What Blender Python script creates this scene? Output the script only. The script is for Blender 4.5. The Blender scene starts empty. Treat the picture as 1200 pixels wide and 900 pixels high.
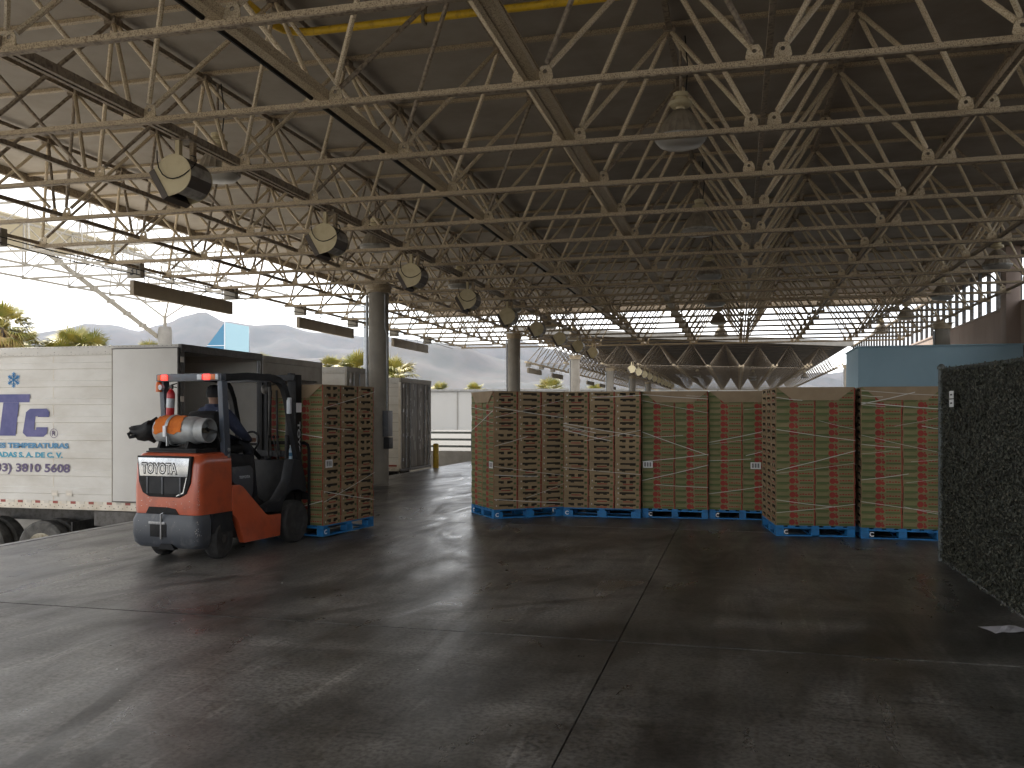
import bpy, bmesh, math, random
from mathutils import Vector, Matrix, Euler
R = math.radians
rnd = random.Random(7)
sc = bpy.context.scene
COL = sc.collection

# ------------------------------------------------------------------ camera
cam_d = bpy.data.cameras.new('camera'); cam = bpy.data.objects.new('camera', cam_d); COL.objects.link(cam)
cam_d.sensor_width = 36.0; cam_d.lens = 31.14; cam_d.shift_y = 35.0/1200.0
cam_d.clip_start = 0.05; cam_d.clip_end = 20000
cam.location = (0, 0, 1.6); cam.rotation_euler = (R(90), 0, 0.249)
sc.camera = cam

# ------------------------------------------------------------------ light
SUN_EL, SUN_AZ = 50.0, (-0.62, 0.78)           # height of the sun, horizontal direction towards it
world = bpy.data.worlds.new('World'); sc.world = world; world.use_nodes = True
wn = world.node_tree.nodes; wl = world.node_tree.links; wn.clear()
w_out = wn.new('ShaderNodeOutputWorld'); w_bg = wn.new('ShaderNodeBackground'); w_bg.inputs[1].default_value = 0.12
sky = wn.new('ShaderNodeTexSky'); sky.sky_type = 'NISHITA'; sky.sun_disc = False
sky.sun_elevation = R(SUN_EL); sky.sun_rotation = math.atan2(SUN_AZ[0], SUN_AZ[1]); sky.dust_density = 2.0
w_tc = wn.new('ShaderNodeTexCoord'); w_map = wn.new('ShaderNodeMapping'); w_map.inputs['Scale'].default_value = (1.5, 1.5, 4.2)
w_map.inputs['Location'].default_value = (3.1, 0.4, 0.2)
w_nz = wn.new('ShaderNodeTexNoise'); w_nz.inputs['Scale'].default_value = 1.7; w_nz.inputs['Detail'].default_value = 7; w_nz.inputs['Roughness'].default_value = .55
w_rp = wn.new('ShaderNodeValToRGB'); w_rp.color_ramp.elements[0].position = .34; w_rp.color_ramp.elements[1].position = .58
w_rp.color_ramp.elements[0].color = (.35, .35, .35, 1); w_rp.color_ramp.elements[1].color = (1, 1, 1, 1)
w_mx = wn.new('ShaderNodeMix'); w_mx.data_type = 'RGBA'
w_mx.inputs['B'].default_value = (9.1, 8.9, 8.65, 1)
w_n2 = wn.new('ShaderNodeTexNoise'); w_n2.inputs['Scale'].default_value = 2.6; w_n2.inputs['Detail'].default_value = 6; w_n2.inputs['Roughness'].default_value = .55
w_r2 = wn.new('ShaderNodeValToRGB'); w_r2.color_ramp.elements[0].position = .36; w_r2.color_ramp.elements[1].position = .50
w_r2.color_ramp.elements[0].color = (.33, .34, .36, 1); w_r2.color_ramp.elements[1].color = (1, .995, .985, 1)
w_m2 = wn.new('ShaderNodeMix'); w_m2.data_type = 'RGBA'; w_m2.blend_type = 'MULTIPLY'; w_m2.inputs['Factor'].default_value = 1; w_m2.inputs['A'].default_value = (9.3, 9.2, 9.0, 1)
wl.new(w_map.outputs[0], w_n2.inputs['Vector']); wl.new(w_n2.outputs['Fac'], w_r2.inputs[0]); wl.new(w_r2.outputs[0], w_m2.inputs['B']); wl.new(w_m2.outputs['Result'], w_mx.inputs['B'])
wl.new(w_tc.outputs['Generated'], w_map.inputs[0]); wl.new(w_map.outputs[0], w_nz.inputs['Vector']); wl.new(w_nz.outputs['Fac'], w_rp.inputs[0])
wl.new(w_rp.outputs[0], w_mx.inputs['Factor']); wl.new(sky.outputs[0], w_mx.inputs['A'])
wl.new(w_mx.outputs['Result'], w_bg.inputs[0]); wl.new(w_bg.outputs[0], w_out.inputs[0])

sun_d = bpy.data.lights.new('sun', 'SUN'); sun = bpy.data.objects.new('sun', sun_d); COL.objects.link(sun)
sun_d.energy = 3.0; sun_d.angle = R(0.6); sun_d.color = (1.0, .93, .80)
sd = Vector((SUN_AZ[0]*math.cos(R(SUN_EL)), SUN_AZ[1]*math.cos(R(SUN_EL)), math.sin(R(SUN_EL))))
sun.rotation_euler = sd.to_track_quat('Z', 'Y').to_euler()

sc.view_settings.view_transform = 'Standard'; sc.view_settings.look = 'None'
sc.view_settings.exposure = 1.55; sc.view_settings.gamma = 1.0
sc.render.engine = 'CYCLES'
cy = sc.cycles
cy.use_denoising = True; cy.use_adaptive_sampling = True; cy.adaptive_threshold = .012; cy.adaptive_min_samples = 32; cy.max_bounces = 8; cy.diffuse_bounces = 5; cy.glossy_bounces = 4
cy.transmission_bounces = 4; cy.volume_bounces = 0; cy.sample_clamp_indirect = 8.0
try: cy.denoiser = 'OPENIMAGEDENOISE'
except Exception: pass

# ------------------------------------------------------------------ materials
M = {}
def mat(name, col, rough=.6, metal=0., col2=None, scale=8., detail=4., amount=1., lo=.4, hi=.65, bump=0., bscale=None, vary=0., emit=None, coat=0., stretch=None, spec=None):
    m = bpy.data.materials.new(name); m.use_nodes = True; M[name] = m
    nt = m.node_tree; n = nt.nodes; l = nt.links; b = n['Principled BSDF']
    b.inputs['Base Color'].default_value = (*col, 1); b.inputs['Roughness'].default_value = rough; b.inputs['Metallic'].default_value = metal
    if spec is not None: b.inputs['Specular IOR Level'].default_value = spec
    if coat: b.inputs['Coat Weight'].default_value = coat; b.inputs['Coat Roughness'].default_value = .15
    if emit: b.inputs['Emission Color'].default_value = (*emit[0], 1); b.inputs['Emission Strength'].default_value = emit[1]
    src = None
    if col2 is not None or bump or vary:
        tc = n.new('ShaderNodeTexCoord'); mp = n.new('ShaderNodeMapping'); l.new(tc.outputs['Object'], mp.inputs[0])
        if stretch: mp.inputs['Scale'].default_value = stretch
        nz = n.new('ShaderNodeTexNoise'); nz.inputs['Scale'].default_value = scale; nz.inputs['Detail'].default_value = detail; nz.inputs['Roughness'].default_value = .6
        l.new(mp.outputs[0], nz.inputs['Vector'])
        oi = n.new('ShaderNodeObjectInfo')
        vm = n.new('ShaderNodeVectorMath'); vm.operation = 'MULTIPLY_ADD'
        cmb = n.new('ShaderNodeCombineXYZ'); l.new(oi.outputs['Random'], cmb.inputs[0]); l.new(oi.outputs['Random'], cmb.inputs[1])
        vm.inputs[1].default_value = (37, 53, 0); l.new(cmb.outputs[0], vm.inputs[0]); l.new(tc.outputs['Object'], vm.inputs[2]); l.new(vm.outputs[0], mp.inputs[0])
    if col2 is not None:
        rp = n.new('ShaderNodeValToRGB'); rp.color_ramp.elements[0].position = lo; rp.color_ramp.elements[1].position = hi
        rp.color_ramp.elements[0].color = (*col, 1)
        rp.color_ramp.elements[1].color = (*[a+(c-a)*amount for a, c in zip(col, col2)], 1)
        l.new(nz.outputs['Fac'], rp.inputs[0]); src = rp.outputs[0]
    if vary:
        hs = n.new('ShaderNodeHueSaturation'); hs.inputs['Color'].default_value = (*col, 1)
        mr = n.new('ShaderNodeMapRange'); mr.inputs['To Min'].default_value = 1-vary; mr.inputs['To Max'].default_value = 1+vary
        l.new(oi.outputs['Random'], mr.inputs[0]); l.new(mr.outputs[0], hs.inputs['Value'])
        if src: l.new(src, hs.inputs['Color'])
        src = hs.outputs[0]
    if src: l.new(src, b.inputs['Base Color'])
    if bump:
        nb = n.new('ShaderNodeTexNoise'); nb.inputs['Scale'].default_value = bscale or scale*2; nb.inputs['Detail'].default_value = 5
        l.new(mp.outputs[0], nb.inputs['Vector'])
        bp = n.new('ShaderNodeBump'); bp.inputs['Strength'].default_value = bump; bp.inputs['Distance'].default_value = .02
        l.new(nb.outputs['Fac'], bp.inputs['Height']); l.new(bp.outputs[0], b.inputs['Normal'])
    return m

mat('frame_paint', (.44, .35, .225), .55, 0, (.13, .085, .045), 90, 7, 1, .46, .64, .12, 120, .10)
mat('frame_lit', (.58, .475, .32), .55, 0, (.24, .165, .09), 90, 7, 1, .46, .66, .12, 120, .12)  # frame paint lightened for struts and gussets that catch the light
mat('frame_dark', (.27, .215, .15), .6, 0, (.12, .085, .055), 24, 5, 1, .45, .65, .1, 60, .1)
mat('deck', (.30, .262, .215), .75, 0, (.24, .205, .165), 1.6, 5, 1, .4, .68, .05, 9, .06)
mat('deck_shaded', (.095, .082, .066), .85, 0, (.07, .06, .048), 1.2, 5)  # far deck darkened by colour so its underside looks shaded
mat('fascia', (.26, .24, .21), .6, 0, (.21, .195, .17), 3, 4)
mat('concrete_column', (.30, .27, .225), .9, 0, (.24, .215, .18), 3, 6, 1, .4, .7, .2, 20)
mat('concrete', (.30, .285, .26), .85, 0, (.2, .19, .175), 2.2, 6, 1, .35, .7, .2, 18)
mat('pink_wall', (.40, .315, .27), .85, 0, (.34, .265, .225), 1.1, 6, 1, .4, .7, .12, 14, stretch=(1, 1, .35))
mat('blue_wall', (.36, .53, .62), .7, 0, (.32, .48, .57), .9, 5, 1, .4, .7, .06, 12)
mat('asphalt', (.075, .072, .068), .9, 0, (.10, .097, .09), .35, 7, 1, .35, .7, .2, 30)
mat('bounce_concrete', (.42, .40, .37), .9, 0, (.26, .25, .23), .5, 7, 1, .35, .7, .2, 30)  # kept pale so the ground throws light upwards
mat('hill', (.052, .045, .04), .95, 0, (.030, .031, .026), .012, 9, 1, .38, .62, 0)
mat('steel', (.32, .32, .32), .4, .7, (.2, .19, .18), 12, 5, 1, .4, .7, .05, 30)
mat('steel_dark', (.09, .085, .08), .5, .5, (.05, .045, .04), 12, 5)
mat('galvanised', (.42, .44, .45), .5, .5, (.3, .31, .32), 14, 4)
mat('post_grey', (.13, .145, .14), .6, .3, (.09, .10, .095), 14, 4)
mat('yellow_paint', (.68, .43, .02), .45, 0, (.36, .2, .02), 14, 5, 1, .5, .75)
mat('cardboard', (.30, .215, .12), .85, 0, (.245, .175, .095), 9, 5, 1, .35, .7, .05, 40, .09)
mat('carton_print', (.175, .165, .068), .8, 0, (.225, .18, .09), 5, 4, 1, .4, .62, 0, None, .10)
mat('cardboard_plain', (.32, .235, .145), .85, 0, (.265, .19, .115), 5, 5, 1, .35, .7, .05, 30, .06)
mat('carton_green', (.085, .115, .038), .8, 0, None, vary=.12)
mat('carton_red', (.26, .032, .02), .75, 0, None, vary=.15)
mat('carton_hole_shade', (.035, .028, .018), .9)  # near-black tone puts the shade of the hand holes into colour
mat('sticker', (.72, .72, .70), .6)
mat('ink', (.03, .03, .03), .7)
mat('strap', (.62, .60, .55), .35)
mat('pallet_blue', (.012, .17, .42), .6, 0, (.02, .115, .27), 9, 6, 1, .45, .7, .15, 40, .12)
mat('white_mark', (.75, .76, .78), .6)
mat('trailer_white', (.56, .54, .50), .45, 0, (.44, .41, .36), 1.3, 8, 1, .40, .74, .02, 6, .02, stretch=(1, 1, 2.2))
mat('trailer_rail', (.62, .57, .49), .45, .15, (.47, .40, .31), 5, 6, 1, .4, .7)
mat('trailer_door', (.50, .485, .455), .5, 0, (.45, .43, .40), 1.5, 5, 1, .4, .7)
mat('trailer_inner', (.74, .71, .65), .6, 0, (.66, .63, .57), 2, 4)
mat('trailer_grime', (.10, .085, .065), .6, 0, (.22, .19, .15), 3.2, 7, 1, .45, .66, .1, 12, stretch=(1, 1, .3))
mat('trailer_grey', (.36, .33, .28), .6, 0, (.27, .245, .205), 2.5, 6)
mat('navy_ink', (.045, .048, .165), .5, 0, (.09, .085, .22), 3, 4)
mat('text_blue', (.07, .21, .36), .5)
mat('text_teal', (.04, .25, .36), .5)
mat('text_dark', (.085, .06, .13), .5)
mat('flake_blue', (.03, .19, .42), .5)
mat('tape_red', (.25, .045, .03), .4)
mat('tape_pale', (.50, .46, .40), .4)
mat('rubber', (.022, .021, .020), .8, 0, (.05, .048, .045), 10, 5, 1, .45, .7, .2, 40)
mat('rubber_dusty', (.11, .105, .095), .9, 0, (.05, .047, .043), 8, 5, 1, .4, .65, .2, 40)
mat('rim', (.30, .27, .20), .5, .4, (.16, .13, .08), 12, 5)
mat('lift_orange', (.47, .085, .030), .32, 0, (.33, .065, .028), 5.5, 8, 1, .48, .72, .015, 20, coat=.6)
mat('lift_grey', (.055, .060, .070), .45, 0, (.13, .13, .13), 7, 7, 1, .56, .74, .06, 30)
mat('lift_dark', (.015, .016, .018), .55, 0, (.026, .026, .028), 7, 5, spec=.25)
mat('guard_paint', (.06, .075, .10), .38, 0, (.06, .066, .08), 8, 5)
mat('black_plastic', (.009, .009, .010), .6, 0, (.018, .017, .016), 14, 4, spec=.2)
mat('silver_panel', (.55, .56, .57), .22, .85, (.40, .41, .42), 5, 4)
mat('tank_paint', (.33, .34, .34), .42, .3, (.25, .255, .25), 7, 6, 1, .45, .7, .04, 30)
mat('orange_cloth', (.62, .16, .015), .85, 0, (.5, .115, .01), 12, 5, 1, .4, .7, .5, 26)
mat('red_paint', (.42, .022, .025), .35)
mat('red_lens', (.5, .01, .01), .25, 0, emit=((1, .03, .02), 1.6))
mat('red_lamp', (.5, .02, .02), .3, 0, emit=((1, .05, .04), .8))
mat('amber_lens', (.60, .13, .01), .3)
mat('clear_lens', (.5, .53, .56), .2)
mat('bottle_plastic', (.55, .68, .78), .12)
mat('jacket', (.028, .036, .070), .85, 0, (.04, .05, .09), 30, 4)
mat('jacket_line', (.25, .27, .32), .85)
mat('trousers', (.016, .017, .022), .9)
mat('skin', (.26, .15, .10), .6)
mat('cap', (.010, .010, .012), .85)
mat('hair', (.012, .010, .009), .8)
mat('lamp_cream', (.52, .44, .27), .6, 0, (.44, .36, .21), 8, 5, 1, .45, .7)
mat('lamp_grey', (.36, .34, .30), .6, 0, (.18, .165, .145), 10, 5)
mat('lamp_brown', (.27, .225, .165), .55, 0, (.19, .155, .11), 10, 5)
mat('lamp_dark', (.075, .058, .045), .6)
mat('lamp_glass', (.34, .32, .28), .3)
mat('sign_brown', (.20, .165, .115), .65, 0, (.165, .135, .095), 3, 5)
mat('sign_box', (.20, .18, .145), .6)
mat('hedge_leaf', (.042, .045, .030), .6, 0, None, vary=.0)
mat('hedge_leaf_dry', (.095, .088, .062), .65)
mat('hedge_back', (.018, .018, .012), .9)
mat('palm_sunlit', (.17, .175, .03), .55, 0, (.36, .29, .06), .9, 4, 1, .4, .62)  # sunlit yellow is mixed into the leaf colour
mat('palm_dry', (.46, .31, .11), .8, 0, (.34, .22, .08), 1.3, 4)
mat('palm_trunk', (.14, .105, .075), .9, 0, (.09, .065, .045), 6, 5)
mat('glass_shaded', (.05, .17, .27), .15, .3)  # same glass, with the unlit side's shade in its colour
mat('glass_lit', (.30, .45, .50), .12, .3)  # same glass, with the light on the bright side in its colour
mat('white_wall', (.44, .42, .385), .8, 0, (.40, .38, .35), .08, 5)
mat('paper', (.62, .61, .66), .8)
mat('light_frame', (.34, .31, .26), .5, 0, (.26, .235, .19), 12, 4)
mat('cream_deck', (.55, .49, .36), .7)
mat('debris', (.10, .085, .06), .9)
mat('joint', (.012, .011, .010), .95)
for nm in ('palm_sunlit', 'palm_dry'):
    b = M[nm].node_tree.nodes['Principled BSDF']; b.inputs['Subsurface Weight'].default_value = 0.0
    b.inputs['Transmission Weight'].default_value = 0.0

def floor_material():
    m = bpy.data.materials.new('polished_concrete'); m.use_nodes = True; M['polished_concrete'] = m
    nt = m.node_tree; n = nt.nodes; l = nt.links; b = n['Principled BSDF']
    tc = n.new('ShaderNodeTexCoord')
    def noise(scale, det, stretch=(1, 1, 1), rot=0., dist=0.):
        mp = n.new('ShaderNodeMapping'); mp.inputs['Scale'].default_value = stretch; mp.inputs['Rotation'].default_value = (0, 0, rot)
        l.new(tc.outputs['Object'], mp.inputs[0])
        z = n.new('ShaderNodeTexNoise'); z.inputs['Scale'].default_value = scale; z.inputs['Detail'].default_value = det
        z.inputs['Roughness'].default_value = .62; z.inputs['Distortion'].default_value = dist
        l.new(mp.outputs[0], z.inputs['Vector']); return z.outputs['Fac']
    def ramp(f, a, c, pa, pb):
        r = n.new('ShaderNodeValToRGB'); r.color_ramp.elements[0].position = pa; r.color_ramp.elements[1].position = pb
        r.color_ramp.elements[0].color = (*a, 1); r.color_ramp.elements[1].color = (*c, 1); l.new(f, r.inputs[0]); return r.outputs[0]
    def mul(a, c, fac=1.):
        x = n.new('ShaderNodeMix'); x.data_type = 'RGBA'; x.blend_type = 'MULTIPLY'; x.inputs['Factor'].default_value = fac
        l.new(a, x.inputs['A']); l.new(c, x.inputs['B']); return x.outputs['Result']
    base = ramp(noise(.55, 8, dist=.6), (.095, .089, .080), (.215, .205, .19), .33, .68)
    streak = ramp(noise(1.3, 7, (1.0, .13, 1), R(-14), 1.6), (.70, .70, .70), (1.1, 1.1, 1.1), .36, .60)     # drag and tyre streaks
    streak2 = ramp(noise(1.7, 7, (.15, 1.2, 1), R(24), 1.2), (.76, .76, .76), (1.06, 1.06, 1.06), .38, .56)
    blot = ramp(noise(3.2, 8, (1, .6, 1), R(40), .8), (.70, .69, .67), (1.05, 1.05, 1.05), .36, .50)
    fine = ramp(noise(34, 10), (.42, .41, .40), (1.25, 1.25, 1.25), .36, .58)
    scr = ramp(noise(9, 8, (1, .05, 1), R(-35), .5), (1, 1, 1), (1.5, 1.5, 1.5), .60, .66)        # pale scratches
    scr2 = ramp(noise(8, 8, (.06, 1, 1), R(12), .6), (1, 1, 1), (.6, .6, .6), .60, .67)         # dark drag lines
    colr = mul(mul(mul(mul(mul(mul(base, streak), streak2), blot), fine), scr), scr2)
    def ring(loc, scale, lo, hi):       # long curved tyre marks
        mp = n.new('ShaderNodeMapping'); mp.inputs['Location'].default_value = loc; l.new(tc.outputs['Object'], mp.inputs[0])
        w = n.new('ShaderNodeTexWave'); w.wave_type = 'RINGS'; w.rings_direction = 'Z'; w.inputs['Scale'].default_value = scale
        w.inputs['Distortion'].default_value = 1.6; w.inputs['Detail'].default_value = 2; w.inputs['Detail Scale'].default_value = .35
        l.new(mp.outputs[0], w.inputs['Vector']); return ramp(w.outputs['Fac'], (1, 1, 1), (.5, .5, .5), lo, hi)
    for loc_, sc_, lo_, hi_ in (((9, -9, 0), .055, .94, .985), ((-14, 2, 0), .07, .95, .99), ((3, -24, 0), .06, .93, .985)): colr = mul(colr, ring(loc_, sc_, lo_, hi_), .8)
    def band(x0, y0, x1, y1, w, dark):  # a straight skid mark between two points
        dx, dy = x1-x0, y1-y0; L = math.hypot(dx, dy)
        mp = n.new('ShaderNodeMapping'); mp.vector_type = 'TEXTURE'; mp.inputs['Location'].default_value = ((x0+x1)/2, (y0+y1)/2, 0); mp.inputs['Rotation'].default_value = (0, 0, math.atan2(dy, dx)); mp.inputs['Scale'].default_value = (L/2, w/2, 1)
        wob = n.new('ShaderNodeTexNoise'); wob.inputs['Scale'].default_value = 9; wob.inputs['Detail'].default_value = 6; l.new(tc.outputs['Object'], wob.inputs['Vector'])
        vs_ = n.new('ShaderNodeVectorMath'); vs_.operation = 'MULTIPLY_ADD'; vs_.inputs[1].default_value = (.12*w+.04, .12*w+.04, 0); l.new(wob.outputs['Color'], vs_.inputs[0]); l.new(tc.outputs['Object'], vs_.inputs[2]); l.new(vs_.outputs[0], mp.inputs[0])
        sp = n.new('ShaderNodeSeparateXYZ'); l.new(mp.outputs[0], sp.inputs[0])
        def ab(o):
            a = n.new('ShaderNodeMath'); a.operation = 'ABSOLUTE'; l.new(o, a.inputs[0]); return a.outputs[0]
        mx_ = n.new('ShaderNodeMath'); mx_.operation = 'MAXIMUM'; l.new(ab(sp.outputs[0]), mx_.inputs[0]); l.new(ab(sp.outputs[1]), mx_.inputs[1])
        return ramp(mx_.outputs[0], (dark,)*3, (1, 1, 1), .80, 1.0)
    marks = [(-3.10, 3.30, -3.46, 4.55, .14, .45), (-2.80, 3.2, -2.95, 3.95, .16, .5), (-.20, 3.2, -.42, 12.5, .42, .72), (-3.4, 6.3, -1.2, 9.0, .16, .6), (-2.6, 6.6, -.3, 8.3, .12, .6), (-6.5, 5.2, -4.6, 8.0, .18, .6), (.8, 5.0, 1.5, 9.6, .3, .7), (-5.2, 4.0, -4.9, 6.1, .12, .55), (-4.6, 9.0, -3.9, 16.0, .25, .65), (-6.3, 12, -5.4, 20, .22, .6)]
    for mk in marks: colr = mul(colr, band(*mk))
    l.new(colr, b.inputs['Base Color'])
    rr = n.new('ShaderNodeMapRange'); rr.inputs['From Min'].default_value = .34; rr.inputs['From Max'].default_value = .66
    rr.inputs['To Min'].default_value = .25; rr.inputs['To Max'].default_value = .46
    l.new(noise(1.6, 9, (1, .35, 1), R(30), 1.2), rr.inputs[0]); l.new(rr.outputs[0], b.inputs['Roughness'])
    b.inputs['Specular IOR Level'].default_value = .72
    bp = n.new('ShaderNodeBump'); bp.inputs['Strength'].default_value = .24; bp.inputs['Distance'].default_value = .003
    l.new(noise(7, 12, (1, .7, 1)), bp.inputs['Height'])
    bp2 = n.new('ShaderNodeBump'); bp2.inputs['Strength'].default_value = .06; bp2.inputs['Distance'].default_value = .006
    l.new(noise(.8, 3), bp2.inputs['Height']); l.new(bp2.outputs[0], bp.inputs['Normal']); l.new(bp.outputs[0], b.inputs['Normal'])
floor_material()

# ------------------------------------------------------------------ mesh helpers
class MB:
    def __init__(s): s.v = []; s.f = []; s.m = []; s.mats = []
    def mi(s, name):
        if name not in s.mats: s.mats.append(name)
        return s.mats.index(name)
    def add(s, verts, faces, m, T=None):
        o = len(s.v); k = s.mi(m)
        for p in verts:
            p = Vector(p); s.v.append(tuple(T @ p) if T else tuple(p))
        for f in faces: s.f.append([o+i for i in f]); s.m.append(k)
        return s
    def box(s, lo, hi, m, T=None):
        x0, y0, z0 = lo; x1, y1, z1 = hi
        v = [(x0,y0,z0),(x1,y0,z0),(x1,y1,z0),(x0,y1,z0),(x0,y0,z1),(x1,y0,z1),(x1,y1,z1),(x0,y1,z1)]
        return s.add(v, [(0,3,2,1),(4,5,6,7),(0,1,5,4),(1,2,6,5),(2,3,7,6),(3,0,4,7)], m, T)
    def bar(s, a, b, w, h, m, up=(0,0,1), T=None):
        a = Vector(a); b = Vector(b); d = (b-a).normalized(); u = Vector(up)
        x = d.cross(u)
        if x.length < 1e-4: x = d.cross(Vector((1,0,0)))
        x.normalize(); y = x.cross(d).normalized()
        v = [p+x*sx*w/2+y*sy*h/2 for p in (a, b) for sx, sy in ((-1,-1),(1,-1),(1,1),(-1,1))]
        return s.add(v, [(3,2,1,0),(4,5,6,7),(0,1,5,4),(1,2,6,5),(2,3,7,6),(3,0,4,7)], m, T)
    def tube(s, pts, r, m, n=8, T=None, cap=True):
        pts = [Vector(p) for p in pts]; rs = r if isinstance(r, (list, tuple)) else [r]*len(pts)
        v = []; f = []; px = None
        for i, p in enumerate(pts):
            d = (pts[min(i+1, len(pts)-1)]-pts[max(i-1, 0)]).normalized()
            if px is None:
                px = d.cross(Vector((0,0,1)))
                if px.length < 1e-3: px = d.cross(Vector((1,0,0)))
            px = (px-d*px.dot(d)).normalized(); py = d.cross(px)
            for k in range(n):
                a = 2*math.pi*k/n; v.append(p+px*math.cos(a)*rs[i]+py*math.sin(a)*rs[i])
        for i in range(len(pts)-1):
            for k in range(n):
                k2 = (k+1) % n; f.append((i*n+k, i*n+k2, (i+1)*n+k2, (i+1)*n+k))
        if cap: f.append(tuple(range(n-1, -1, -1))); f.append(tuple(range((len(pts)-1)*n, len(pts)*n)))
        return s.add(v, f, m, T)
    def lathe(s, prof, m, n=20, T=None, axis='z', closed=False):
        v = []; f = []
        for r, z in prof:
            for k in range(n):
                a = 2*math.pi*k/n; c, q = r*math.cos(a), r*math.sin(a)
                v.append((c, q, z) if axis == 'z' else ((z, c, q) if axis == 'x' else (q, z, c)))
        L = len(prof)
        for i in range(L if closed else L-1):
            j = (i+1) % L
            for k in range(n): f.append((i*n+k, i*n+(k+1) % n, j*n+(k+1) % n, j*n+k))
        if not closed:
            if prof[0][0] > 1e-5: f.append(tuple(range(n-1, -1, -1)))
            if prof[-1][0] > 1e-5: f.append(tuple(range((L-1)*n, L*n)))
        return s.add(v, f, m, T)
    def prism(s, poly, a, b, m, axis='x', T=None):
        n = len(poly)
        P = {'x': lambda p, t: (t, p[0], p[1]), 'y': lambda p, t: (p[0], t, p[1]), 'z': lambda p, t: (p[0], p[1], t)}[axis]
        v = [P(p, a) for p in poly]+[P(p, b) for p in poly]
        f = [tuple(range(n-1, -1, -1)), tuple(range(n, 2*n))]+[(i, (i+1) % n, n+(i+1) % n, n+i) for i in range(n)]
        return s.add(v, f, m, T)
    def loft(s, rings, m, T=None, cap=True):
        n = len(rings[0]); v = [p for r in rings for p in r]; f = []
        for i in range(len(rings)-1):
            for k in range(n): f.append((i*n+k, i*n+(k+1) % n, (i+1)*n+(k+1) % n, (i+1)*n+k))
        if cap: f.append(tuple(range(n-1, -1, -1))); f.append(tuple(range((len(rings)-1)*n, len(rings)*n)))
        return s.add(v, f, m, T)
    def mesh(s, name, smooth=None, bevel=0., segs=2):
        me = bpy.data.meshes.new(name); me.from_pydata(s.v, [], s.f)
        for k in s.mats: me.materials.append(M[k])
        me.polygons.foreach_set('material_index', s.m)
        bm = bmesh.new(); bm.from_mesh(me); bmesh.ops.recalc_face_normals(bm, faces=bm.faces)
        if bevel:
            bmesh.ops.remove_doubles(bm, verts=bm.verts, dist=1e-5)
            ed = [e for e in bm.edges if len(e.link_faces) == 2 and e.calc_face_angle(0) > R(28)]
            try: bmesh.ops.bevel(bm, geom=ed, offset=bevel, segments=segs, profile=.6, affect='EDGES', clamp_overlap=True)
            except Exception: pass
        bm.to_mesh(me); bm.free()
        if smooth or bevel:
            me.shade_smooth()
            try: me.set_sharp_from_angle(angle=R(smooth or 32))
            except Exception: pass
        return me
    def build(s, name, parent=None, smooth=None, bevel=0., segs=2, **kw):
        return link(name, s.mesh(name, smooth, bevel, segs), parent, **kw)

def link(name, me, parent=None, loc=None, rot=None, mw=None, label=None, cat=None, group=None, kind=None):
    o = bpy.data.objects.new(name, me); COL.objects.link(o)
    if parent is not None: o.parent = parent
    if mw is not None: o.matrix_local = mw
    else:
        if loc is not None: o.location = loc
        if rot is not None: o.rotation_euler = rot
    if label: o['label'] = label
    if cat: o['category'] = cat
    if group: o['group'] = group
    if kind: o['kind'] = kind
    return o
def thing(name, label, cat, loc=(0,0,0), rotz=0., group=None):
    return link(name, None, None, loc, (0, 0, rotz), label=label, cat=cat, group=group)
def TR(x=0, y=0, z=0): return Matrix.Translation((x, y, z))
def RZ(a): return Matrix.Rotation(a, 4, 'Z')
def RX(a): return Matrix.Rotation(a, 4, 'X')
def RY(a): return Matrix.Rotation(a, 4, 'Y')

_tc = {}
def text_geo(body, w, h, offset=0., thick=.002, shear=0.):
    """flat lettering scaled to w x h, standing in the x-z plane, facing -y"""
    key = (body, offset, shear)
    if key not in _tc:
        cu = bpy.data.curves.new('lettering', 'FONT'); cu.body = body; cu.size = 1; cu.offset = offset; cu.extrude = .02; cu.resolution_u = 3; cu.shear = shear
        ob = bpy.data.objects.new('lettering_source', cu); COL.objects.link(ob)
        dg = bpy.context.evaluated_depsgraph_get(); me = bpy.data.meshes.new_from_object(ob.evaluated_get(dg))
        vs = [tuple(v.co) for v in me.vertices]; fs = [tuple(p.vertices) for p in me.polygons]
        bpy.data.objects.remove(ob); bpy.data.meshes.remove(me); bpy.data.curves.remove(cu)
        _tc[key] = (vs, fs)
    vs, fs = _tc[key]
    x0 = min(v[0] for v in vs); x1 = max(v[0] for v in vs); y0 = min(v[1] for v in vs); y1 = max(v[1] for v in vs)
    out = [((v[0]-x0)/(x1-x0)*w, (-thick if v[2] > 0 else 0.), (v[1]-y0)/(y1-y0)*h) for v in vs]
    return out, fs

# ================================================================== THE SETTING
MV, MU = 2.03, 1.774
def gv(i): return -1.776+MV*i
def gu(j): return 7.726+MU*j
ZL, ZU, ZD = 4.61, 6.05, 6.13          # lower chords, upper nodes, deck
DOCK = -8.72

g = MB().add([(-5500,-5500,-1.25),(5500,-5500,-1.25),(5500,5500,-1.25),(-5500,5500,-1.25)], [(0,1,2,3)], 'asphalt')
g.build('ground', kind='structure')

MB().box((-32, -20, -1.25), (DOCK-.01, 27, -1.243), 'bounce_concrete').build('bounce_apron', kind='structure')  # pale sheet added to bounce daylight up onto the canopy deck
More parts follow.
